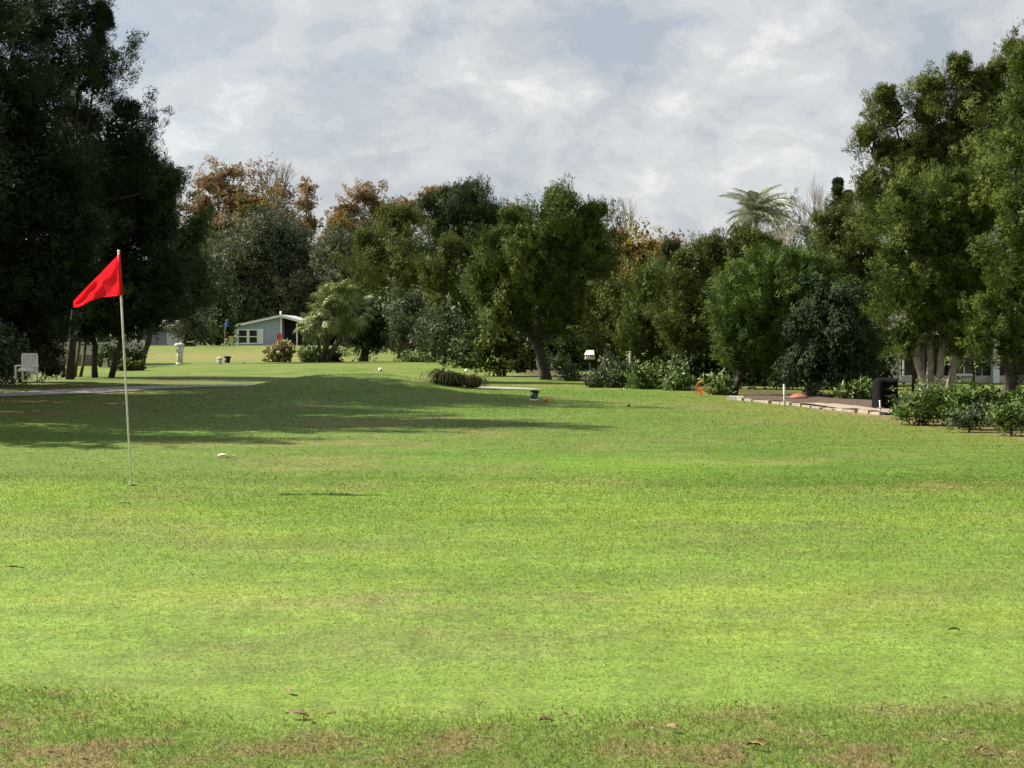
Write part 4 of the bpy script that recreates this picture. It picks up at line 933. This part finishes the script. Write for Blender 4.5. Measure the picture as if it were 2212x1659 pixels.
bush('round_bush', 'round dark bush left of the flagstick pole', 66, 262, [(250, 768, 30, 26), (285, 770, 36, 26), (230, 775, 14, 18), (270, 790, 30, 14)], 'dark', 111, None, leafk=.0022)
bush('round_bush', 'low brownish bush in front of the round dark bush', 60, 275, [(270, 795, 26, 12), (290, 797, 24, 9)], 'olive', 112, None, leafk=.0028)
bush('dark_bush', 'dark bush with bluish leaves in the lower left corner of the trees', 43, 14, [(10, 745, 30, 46), (20, 795, 24, 28), (-20, 770, 40, 50)], 'grey', 113, None, leafk=.0032, cover=1.3)
bush('spiky_bush', 'dark spreading bush at the foot of the fan palm', 77, 700, [(700, 770, 26, 18), (670, 765, 16, 14), (725, 772, 20, 14)], 'dark', 114, None, leafk=.0034, aspect=.3)
bush('croton_bush', 'potted bush with pink and yellow leaves on the slope', 76.5, 607, [(600, 772, 18, 12), (617, 766, 14, 14), (594, 764, 12, 12), (610, 753, 12, 10)], 'croton', 115, None, leafk=.0042, aspect=.7, fill=.5, cover=1.3)
bush('cycad', 'small green fern like plant left of the fan palm trunk', 76, 668, [(664, 765, 14, 10), (672, 775, 12, 8)], 'lightshrub', 116, None, leafk=.004, aspect=.25)
def low_hedge():
    lb = []
    for px in range(1010, 1900, 44): D = 62 if px < 1560 else 44; lb += px_lobes(D, [(px, 775, 34, 46), (px+20, 735, 34, 40), (px+10, 806 if px >= 1560 else 778, 30, 26)])
    for px in range(1480, 1900, 30): lb += px_lobes(40.5 if px > 1580 else 43.5, [(px, 812, 22, 22), (px+12, 780, 22, 26)])  # low foliage added to darken the sunlit ground between the trunks
    for px in range(1880, 2320, 50): lb += px_lobes(52, [(px, 700, 40, 50)])
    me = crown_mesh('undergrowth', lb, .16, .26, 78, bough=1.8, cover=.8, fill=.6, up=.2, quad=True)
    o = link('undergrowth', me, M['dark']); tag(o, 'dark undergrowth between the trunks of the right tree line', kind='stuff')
low_hedge()

def tuft(label, px, py, w_, h_, seed, group):
    b = GP(px, py); D = b.y; s = D/F; rng = np.random.default_rng(seed); n = 300
    root = thing('grass_tuft', label, 'ornamental grass', b, group); V = []; T = []
    az = rng.random(n)*6.283; L = h_*s*rng.uniform(.7, 1.5, n); sp = rng.uniform(.25, 1.35, n)
    off = np.stack([rng.normal(0, w_*s*.22, n), rng.normal(0, w_*s*.16, n), np.zeros(n)], 1)
    d = np.stack([np.cos(az), np.sin(az), np.zeros(n)], 1); side = np.stack([-np.sin(az), np.cos(az), np.zeros(n)], 1); wd = (.014*rng.uniform(.7, 1.4, n))[:, None]
    P0 = np.array(b)+off; P1 = P0+d*(L*sp*.35)[:, None]+np.array([0, 0, 1])*(L*.75)[:, None]; P2 = P0+d*(L*sp*.85)[:, None]+np.array([0, 0, 1])*(L*(1-.25*sp))[:, None]; P3 = P0+d*(L*sp*1.25)[:, None]+np.array([0, 0, 1])*(L*(.95-.75*sp))[:, None]
    for a, c, w0, w1 in ((P0, P1, 1, 1), (P1, P2, 1, .8), (P2, P3, .8, .15)):
        V.append(np.stack([a-side*wd*w0, a+side*wd*w0, c+side*wd*w1, c-side*wd*w1], 1).reshape(-1, 3)); T.append(np.clip(rng.normal(.5, .25, n), 0, 1))
    o = link('blades', raw_mesh('blades', np.concatenate(V), 4, {'tint': np.concatenate(T)}), M['tuft'], root); o['kind'] = 'stuff'
    return root
TG = 'clumps of ornamental grass behind the mound'
tuft('tall arching grass clump at the left end of the row behind the mound', 950, 829, 24, 25, 1, TG)
tuft('second grass clump from the left behind the mound', 968, 831, 26, 23, 2, TG)
tuft('third grass clump from the left behind the mound', 989, 833, 26, 21, 3, TG)
tuft('reddish brown grass clump at the right end of the row', 1020, 837, 26, 22, 4, TG)

def orange_plant():
    b = GP(1513, 856); D = b.y; root = thing('orange_plant', 'plant with arching bright orange leaves by the bed', 'plant', b)
    s = D/F; rng = random.Random(2)
    arcs = [[(1500, 854), (1503, 832), (1512, 822), (1522, 830)], [(1504, 856), (1506, 838), (1511, 831), (1516, 846)], [(1502, 836), (1508, 823), (1515, 819), (1523, 828)]]
    arcs += [[(1512+rng.uniform(-5, 5), 855), (1512+rng.uniform(-6, 8), 845), (1514+rng.uniform(-9, 12), 836+rng.uniform(-6, 6)), (1516+rng.uniform(-12, 13), 844+rng.uniform(-6, 8))] for k in range(11)]
    for j, a in enumerate(arcs):
        dy = rng.uniform(-.15, .15); P = [W(x, y, D+dy) for x, y in a]; mb = MB(); n = 8; vs_ = []; fs = []; wd = (.032 if j < 3 else .020)
        for i in range(n+1):
            t = i/n; p = P[0]*(1-t)**3+P[1]*3*t*(1-t)**2+P[2]*3*t*t*(1-t)+P[3]*t**3; ww = wd*math.sin(.3+2.7*t)
            vs_ += [p+Vector((-ww*.5, -ww*.6, -ww*.3)), p+Vector((0, 0, ww*.4)), p+Vector((ww*.5, ww*.6, -ww*.3))]
        for i in range(n): k = i*3; fs += [(k, k+1, k+4, k+3), (k+1, k+2, k+5, k+4)]
        mb.add(vs_, fs, True); me = mb.mesh('leaf'); at = me.attributes.new('tint', 'FLOAT', 'FACE'); at.data.foreach_set('value', np.full(len(me.polygons), rng.random(), np.float32)); link('leaf', me, M['orange'], root)
orange_plant()

# ------------------------------------------------------------------ garden bed on the right
def garden_bed():
    a, c = GP(1572, 862), GP(1907, 897); d = (c-a); L = d.length; u = d.normalized(); nrm_ = Vector((-u.y, u.x, 0)); nrm_ = nrm_ if nrm_.y > 0 else -nrm_
    n, k = 24, 8; vs_ = []; fs = []
    for i in range(n+1):
        for j in range(k+1):
            p = a+u*(L*i/n)+nrm_*(.05+ (1.7+.9*i/n)*j/k); vs_.append((p.x, p.y, HZ(p.x, p.y)+.05+.03*vn(np.array([i*.7]), np.array([j*.9]), 3)[0]))
    for i in range(n):
        for j in range(k): q = i*(k+1)+j; fs.append((q, q+k+1, q+k+2, q+1))
    front = MB(); back = MB(); bf = [f for i, f in enumerate(fs) if (i % k) >= (0 if i//k < 12 else 2)]; ff = [f for f in fs if f not in bf]
    back.add(vs_, bf, True); front.add(vs_, ff, True)
    tag(back.build('mulch_bed', M['mulch']), 'dark mulch under the right hand trees', kind='structure'); tag(front.build('gravel_bed', M['gravelbed']), 'pale pinkish gravel at the front of the bed', kind='structure')
    root = thing('bed_edging', 'row of pale edging stones along the front of the mulch bed', 'edging', a); rng = random.Random(6)
    m = 15
    for i in range(m):
        p = a+u*(L*(i+.5)/m)+nrm_*rng.uniform(-.03, .03); mb = MB()
        mb.box((p.x, p.y, HZ(p.x, p.y)+.015+rng.uniform(-.015, .015)), (L/m*rng.uniform(.86, .97), .15, .075+rng.uniform(-.02, .02)), rz=math.atan2(u.y, u.x)+rng.uniform(-.09, .09), ry=rng.uniform(-.05, .05), taper=.86); mb.build('edging_stone', M['kerb'], root)
garden_bed()
def slab_stone():
    p = GP(1590, 864); mb = MB(); mb.box((p.x, p.y, p.z+.035), (.44, .24, .11), rz=-.3, taper=.8); o = mb.build('flat_stone', M['concrete'], origin=p); tag(o, 'flat pale stone at the left end of the bed edging', 'stone')
slab_stone()
def stake(label, px, py0, py1, r, seed, cross=False):
    b = GP(px+1.5, py1); t = W(px-.5, py0, b.y); root = thing('stake', label, 'stake', b, 'white stakes along the bed')
    mb = MB(); mb.tube([b-Vector((0, 0, .1)), b.lerp(t, .5), t], [r, r, r*.95], 8); mb.build('shaft', M['offwhite'], root)
    mb = MB(); mb.lathe(t, [(r*1.05, -.012), (r*1.1, .004), (r*.5, .014)], 8); mb.build('cap', M['white'], root)
    if cross:
        q = b.lerp(t, .42); mb = MB(); mb.box(q+Vector((.0, -.02, 0)), (.14, .015, .022)); mb.build('crossbar', M['offwhite'], root)
stake('tall slim white stake leaning at the bed edge', 1694, 832, 878, .022, 1)
stake('short white stake with a small crossbar by the black cover', 1901, 866, 893, .018, 2, True)
def grill():
    b = GP(1912, 891); b = G(1912, 29.6); root = thing('grill', 'barbecue grill under a black fabric cover beside the bush', 'grill', b); s = b.y/F; rng = np.random.default_rng(3)
    w_, dp, h = 46*s, .55, 66*s; n = 28; vs_ = []; fs = []; lv = [(0, 1.03), (.15, 1.05), (.4, 1.0), (.7, .98), (.86, 1.0), (.94, .96), (.985, .82), (1.0, .45)]
    for z, k in lv:
        for i in range(n):
            t = 2*math.pi*i/n; ct, st = math.cos(t), math.sin(t); p = 6.0; r = (abs(ct)**p+abs(st)**p)**(-1/p); fold = 1+.030*math.sin(9*t+3*z)*(1-z)+.02*rng.normal()*.4
            bump = .03*math.sin(t*2+1)*(z > .9)
            vs_.append((b.x+ct*r*w_/2*k*fold, b.y+st*r*dp/2*k*fold, b.z+.03+h*z+bump))
    for j in range(len(lv)-1):
        for i in range(n): q = (i+1) % n; fs.append((j*n+i, j*n+q, (j+1)*n+q, (j+1)*n+i))
    fs.append(tuple((len(lv)-1)*n+i for i in range(n))); mb = MB(); mb.add(vs_, fs, True); mb.build('cover', M['cover'], root)
    for sx in (-.4, .4):
        for sy in (-.35, .35): mb = MB(); c = b+Vector((sx*w_, sy*dp, .03)); mb.tube([c+Vector((-.015, 0, 0)), c+Vector((.015, 0, 0))], .032, 10); mb.build('wheel', M['black'], root)
grill()
def clay_bowl():
    p = GP(1732, 868)+Vector((0, .35, .06)); root = thing('clay_bowl', 'upturned terracotta bowl on the mulch by the thick trunk', 'bowl', p); s = p.y/F
    mb = MB(); mb.lathe(p, [(.21, 0), (.22, .015), (.22, .04), (.19, .05), (.15, .085), (.08, .11), (.03, .115)], 20); mb.build('bowl', M['clay'], root)
    mb = MB(); mb.box(p+Vector((-.30, -.08, .0)), (.14, .12, .08), rz=.3, taper=.8); mb.build('chip', M['concrete'], root)
clay_bowl()
def slim_post(label, px, py0, py1, r, m):
    b = GP(px-.5, py1); t = W(px+.5, py0, b.y); root = thing('slim_post', label, 'post', b, 'slim posts among the bushes'); mb = MB(); mb.tube([b-Vector((0, 0, .1)), t], r, 8); mb.build('shaft', M[m], root)
    mb = MB(); mb.lathe(t, [(r*1.2, -.02), (r*1.2, .005), (r*.4, .02)], 8); mb.build('cap', M[m], root)
slim_post('slim pale post standing in front of the wide green bush', 1361, 760, 837, .035, 'barkl')
slim_post('short grey post among the bushes left of the orange plant', 1513-62, 815, 843, .04, 'bark')

def bird_feeder():
    b = G(1274, 46); D = 46; root = thing('bird_feeder', 'small roofed bird feeder on a thin dark pole', 'bird feeder', b); s = D/F
    top = W(1275, 776, D); mb = MB(); mb.tube([b, top], .022, 8); mb.build('pole', M['barkd'], root)
    def bx(name, x0, y0, x1, y1, th, dy, m, **k): mb = MB(); wbox(mb, x0, y0, x1, y1, D, th, dy); return mb.build(name, M[m], root)
    bx('tray', 1264, 771, 1284.5, 776, .30, -.15, 'birdroof')
    for px in (1265, 1273.5, 1283):
        for dy in (-.14, .10): bx('corner_post', px-.7, 764.5, px+.9, 771, .022, dy, 'birdroof')
    bx('hopper', 1268, 765, 1281, 771, .12, -.06, 'wood')
    a, c = W(1261, 766.2, D), W(1286, 766.2, D); r0, r1 = W(1267.5, 757.5, D), W(1283, 757.5, D)
    mb = MB(); quad(mb, (a.x, D-.24, a.z), (c.x-.05, D-.24, c.z), (r1.x, D+.02, r1.z), (r0.x, D+.02, r0.z), Vector((0, .015, .015))); mb.build('roof_board', M['birdroof'], root)
    mb = MB(); quad(mb, (r0.x, D+.04, r0.z), (r1.x, D+.04, r1.z), (c.x, D+.28, c.z), (a.x+.05, D+.28, a.z), Vector((0, .015, .015))); mb.build('roof_board', M['wood'], root)
bird_feeder()
def teal_bench():
    D = 47.5; b = G(1275, D); root = thing('garden_bench', 'teal painted garden seat behind the bird feeder pole', 'bench', b)
    mb = MB(); wbox(mb, 1262, 809.5, 1289, 813, D, .3); mb.build('seat', M['teal'], root)
    for px in (1265, 1286): mb = MB(); wbox(mb, px-1.2, 813, px+1.2, 825, D, .25, .02); mb.build('leg', M['teal'], root)
    mb = MB(); wbox(mb, 1264, 799, 1276, 803, D, .03, .3); wbox(mb, 1266, 803, 1268, 809.5, D, .03, .3); mb.build('backrest', M['teal'], root)
teal_bench()
def fallen_branch():
    a, c = GP(1282, 826), GP(1301, 829); mb = MB(); p0 = W(1273, 811, a.y+.4); mb.tube([p0, W(1284, 819, a.y+.2), W(1301, 824, a.y)], [.03, .026, .012], 6); mb.tube([W(1284, 819, a.y+.2), W(1290, 815, a.y+.3)], [.016, .006], 5)
    o = mb.build('fallen_branch', M['barkl'], origin=a); tag(o, 'pale fallen branch leaning at the foot of the bird feeder', 'branch')
fallen_branch()

# ------------------------------------------------------------------ golf course bits
def pail(name, label, px, py0, py1, wtop, m, tilt=0.0, base=False, cat='bucket'):
    b = GP(px, py1); D = b.y; s = D/F; h = (py1-py0)*s; rt = wtop*s/2; root = thing(name, label, cat, b)
    q = Matrix.Rotation(tilt, 3, 'Y'); z0 = .0
    if base:
        z0 = .045; mb = MB(); mb.lathe(b, [(rt*.95, 0), (rt*1.0, .03), (rt*.9, .045)], 18); mb.build('base', M['offwhite'], root); h -= .045
    c = b+Vector((0, 0, z0)); mb = MB()
    mb.lathe(c, [(rt*.70, 0), (rt*.72, .01), (rt*.94, h*.80), (rt*.94, h*.80), (rt*1.06, h*.81), (rt*1.08, h*.97), (rt*1.02, h), (rt*.90, h*.985), (rt*.86, h*.80), (rt*.66, .03)], 24, q); mb.build('shell', M[m], root)
    mb = MB(); hp = [c+q@Vector((math.cos(t)*rt*1.09, .02, h*.9+math.sin(t)*rt*.30-.10*rt)) for t in [math.pi*i/8 for i in range(9)]]; mb.tube(hp, .007, 5); mb.build('handle', M['black'], root)
pail('bucket', 'dark green bucket on a pale base by the fairway', 1153.5, 843, 866, 19, 'bucket', .10, True)
pail('bucket', 'small black bucket on the slope below the blue flag', 491, 769.5, 784, 15, 'black', .03)
def ball(label, px, py, r, m, seed, grp=None, cat='tee marker'):
    p = GP(px, py+r*F/34*.5); s = r; root = thing('tee_marker', label, cat, p, grp); rng = random.Random(seed)
    mb = MB(); prof = [(s*math.sin(math.pi*i/12)+.0005, s*(1-math.cos(math.pi*i/12))*.94) for i in range(13)]; mb.lathe(p, prof, 18); mb.build('knob', M[m], root)
    mb = MB(); mb.tube([p-Vector((0, 0, .05)), p+Vector((0, 0, s*.3))], s*.25, 8); mb.build('spike', M['black'], root)
TM = 'round tee markers on the grass'
ball('orange round tee marker just right of the green bucket', 1178, 866, .046, 'ballorange', 1, TM)
ball('rust brown round tee marker alone right of the mound shadow', 1358, 877, .040, 'ballrust', 2, TM)
ball('white round tee marker on the far tee left of centre', 822, 799, .085, 'ballwhite', 3, TM)
ball('white round tee marker at the edge of the dark shrubs', 1008, 801, .075, 'ballwhite', 4, TM)
ball('small pale tee marker on the slope beside the black bucket', 527, 783, .055, 'offwhite', 5, TM)
def utility_post():
    b = GP(388, 788); D = b.y; root = thing('marker_post', 'thick weathered white post with a knobbly top on the slope', 'post', b); s = D/F
    mb = MB(); mb.tube([b-Vector((0, 0, .1)), W(389, 765, D), W(391, 748, D)], [.15, .145, .16], 12); mb.build('shaft', M['offwhite'], root)
    mb = MB(); t = W(391, 748, D); mb.lathe(t, [(.16, 0), (.19, .05), (.17, .12), (.08, .17)], 14); mb.build('cap', M['offwhite'], root)
    mb = MB(); c = W(383, 746, D-.1); mb.lathe(c+Vector((0, 0, -.08)), [(.05, 0), (.13, .05), (.14, .11), (.06, .18)], 12); mb.build('knob', M['white'], root)
    mb = MB(); c = W(385, 757, D-.12); mb.box(c, (.20, .14, .18), taper=.8); mb.build('bracket', M['offwhite'], root)
    mb = MB(); mb.lathe(b, [(.19, 0), (.18, .08), (.15, .10)], 12); mb.build('collar', M['offwhite'], root)
utility_post()
def short_post():
    b = GP(474, 787); D = b.y; root = thing('short_post', 'short white post beside the small black bucket', 'post', b); t = W(474.5, 774.5, D)
    mb = MB(); mb.tube([b-Vector((0, 0, .1)), t], .115, 10); mb.build('shaft', M['offwhite'], root); mb = MB(); mb.lathe(t, [(.12, -.04), (.14, -.03), (.14, .02), (.06, .05)], 12); mb.build('cap', M['offwhite'], root)
short_post()
def far_flag():
    D = 117; b = G(484, D); b.z = HZ(b.x, D); root = thing('flagstick', 'distant flagstick with a blue flag on the far green', 'golf flag', b); t = W(488.5, 692, D)
    mb = MB(); mb.tube([b, t], .028, 7); mb.build('pole', M['wood'], root)
    vs_ = []; fs = []; nu, nv = 10, 6
    for i in range(nu+1):
        for j in range(nv+1):
            u, v = i/nu, j/nv; px = 494-(494-480)*u; py = (690+15*u)+(1-u)*v*16+u*v*1.5; px = 494.3-.6*v*(1-u)-14*u; vs_.append(W(px, py, D+.12*math.sin(5*u+4*v)*u))
    for i in range(nu):
        for j in range(nv): k = i*(nv+1)+j; fs.append((k, k+1, k+nv+2, k+nv+1))
    mb = MB(); mb.add(vs_, fs, True); mb.build('flag', M['blueflag'], root)
    mb = MB(); mb.tube([t, W(494.3, 690.5, D)], .028, 7); mb.build('pole_tip', M['wood'], root)
far_flag()
def far_seat():
    D = 119; b = G(497, D); b.z = HZ(b.x, D); root = thing('yard_chair', 'yellow backed yard chair beside the distant blue flag', 'chair', b)
    for q, nme, m, th, dy in (((491, 737, 501.5, 741.5), 'seat', 'seatyellow', .5, -.2), ((493, 726, 501, 737), 'backrest', 'seatyellow', .08, .3), ((485.5, 731.5, 490, 734.5), 'armrest', 'white', .5, -.2), ((486.3, 734.6, 487.7, 750), 'leg', 'white', .08, -.2), ((500.3, 741.6, 501.5, 750), 'leg', 'white', .08, -.2), ((491, 741.6, 492.2, 750), 'leg', 'white', .08, .25)):
        mb = MB(); wbox(mb, *q, D, th, dy); mb.build(nme, M[m], root)
    for px, lab in ((512, 'small white course post between the two dark shrubs'), (428, 'small white post at the end of the dark hoop rail')):
        bb = G(px, 118); bb.z = HZ(bb.x, 118); rr = thing('course_post', lab, 'post', bb); mb = MB(); wbox(mb, px-1.6, 741, px+1.6, 753, 118, .12); mb.build('shaft', M['white'], rr); mb = MB(); wbox(mb, px-2.1, 739.6, px+2.1, 741, 118, .16, -.02); mb.build('cap', M['white'], rr)
    D = 118; b = G(405, D); b.z = HZ(b.x, D); rr = thing('hoop_rail', 'low dark hoop rail at the top of the slope', 'rail', b)
    mb = MB(); mb.tube([G(394, D), W(394, 742, D), W(400, 738.5, D), W(414, 739, D), W(424, 741.5, D), G(424, D)], .05, 7); mb.build('rail', M['wood'], rr)
    mb = MB(); wbox(mb, 397, 743, 421, 750, D, .06, .2); mb.build('panel', M['black'], rr)
far_seat()
def chair():
    D = 40.5; b = G(64, D); root = thing('garden_chair', 'white slatted garden chair under the huge left cedar', 'chair', b); s = D/F
    def bar(nme, q, th, dy): mb = MB(); wbox(mb, *q, D, th, dy); mb.build(nme, M['white'], root)
    bar('top_rail', (47, 763, 80, 767), .04, 0)
    for k in range(7): bar('slat', (51+k*3.75, 767.3, 53.3+k*3.75, 797), .022, .012)
    bar('rear_post', (46.5, 767.3, 49.5, 815), .05, 0); bar('rear_post', (77.8, 767.3, 80.8, 815), .05, 0)
    bar('seat', (49.7, 797.3, 77.6, 801.5), .5, -.45); bar('armrest', (44, 788, 47.5, 790.5), .5, -.52); bar('armrest', (80, 788, 83.5, 790.5), .5, -.52)
    bar('front_leg', (45, 790.7, 47.6, 818), .045, -.5); bar('front_leg', (79.8, 790.7, 82.4, 818), .045, -.5)
chair()
def boxes():
    for lab, q, D, m, lid in (('taller beige utility box with a flat lid beside the dark bush', (235.5, 771, 248, 793), 66, 'utility', 'white'), ('sloping beige utility box left of the taller one', (222, 775, 234, 793), 65.5, 'utility', 'utility')):
        px = (q[0]+q[2])/2; b = G(px, D); root = thing('utility_box', lab, 'utility box', b, 'beige utility boxes on the lawn'); z = W(px, q[1], D).z; h = z-b.z; wd = (q[2]-q[0])*D/F
        mb = MB(); mb.box((b.x, D, b.z+h/2-.03), (wd, .24, h-.02), taper=.92 if lid == 'white' else .62); mb.build('body', M[m], root); mb = MB(); mb.box((b.x, D, z-.015), (wd*1.08 if lid == 'white' else wd*.68, .27, .04)); mb.build('lid', M[lid], root)
boxes()
def frond_piece():
    p = GP(484, 989); mb = MB(); n = 10; vs_ = []; fs = []; s = p.y/F
    for i in range(n+1):
        t = i/n; x = (t-.5)*26*s; w_ = .020*math.sin(.25+2.8*t)+.008; z = .02+.018*math.sin(4*t); vs_ += [(p.x+x, p.y-w_, p.z+z-.01), (p.x+x, p.y, p.z+z+.022), (p.x+x, p.y+w_, p.z+z-.004), (p.x+x, p.y, p.z+z-.016)]
    for i in range(n):
        for j in range(4): a = i*4+j; c = i*4+(j+1) % 4; fs.append((a, c, c+4, a+4))
    fs += [(3, 2, 1, 0), (n*4, n*4+1, n*4+2, n*4+3)]; mb.add(vs_, fs, True); mb.tube([(p.x+.12, p.y, p.z+.03), (p.x+.165, p.y+.02, p.z+.018)], [.008, .004], 5)
    o = mb.build('dry_frond', M['tan'], origin=p); tag(o, 'pale dry piece of frond lying on the grass beyond the flag', 'dry leaf')
frond_piece()
def leaf_mesh(L, w_, curl, seed):
    rng = random.Random(seed); mb = MB(); n = 6; vs_ = []; fs = []
    for i in range(n+1):
        t = i/n; ww = w_*math.sin(.12+2.9*t)*rng.uniform(.85, 1.1); z = curl*math.sin(3.0*t); vs_ += [((t-.5)*L, -ww, z+curl*.8*rng.random()), ((t-.5)*L, 0, z*.6), ((t-.5)*L, ww, z+curl*.8*rng.random())]
    for i in range(n): k = i*3; fs += [(k, k+1, k+4, k+3), (k+1, k+2, k+5, k+4)]
    mb.add(vs_, fs, True); me = mb.mesh('dry_leaf'); me.materials.append(M['deadleaf']); return me
def leaves_on_green():
    pts = [(640, 1556, .085, 'curled brown leaf lying low left of centre at the front edge'), (660, 1566, .05, 'small brown leaf touching the curled one at the front edge'), (1630, 1625, .07, 'brown leaf at the bottom right in the rough grass'), (2115, 1632, .06, 'brown leaf in the bottom right corner'),
           (620, 1503, .06, 'pale dry leaf above the curled brown leaf'), (1180, 1572, .06, 'brown leaf at the front edge near the middle'), (2060, 1370, .07, 'thin brown twig like leaf on the green at right'), (270, 1093, .10, 'dark curved leaf near the foot of the flagstick'), (30, 1234, .12, 'long dark leaf stalk at the left edge of the green'), (1450, 1585, .06, 'tan leaf in the rough strip right of the middle')]
    for i, (px, py, L, lab) in enumerate(pts):
        p = GP(px, py); o = bpy.data.objects.new('dry_leaf', leaf_mesh(L, L*(.24 if i not in (6, 7, 8) else .05), .012, i)); C.objects.link(o); o.location = p+Vector((0, 0, .018)); o.rotation_euler = (.15, .1, i*1.3 if i not in (6, 7, 8) else .2); tag(o, lab, 'leaf', 'fallen leaves on the green')
leaves_on_green()
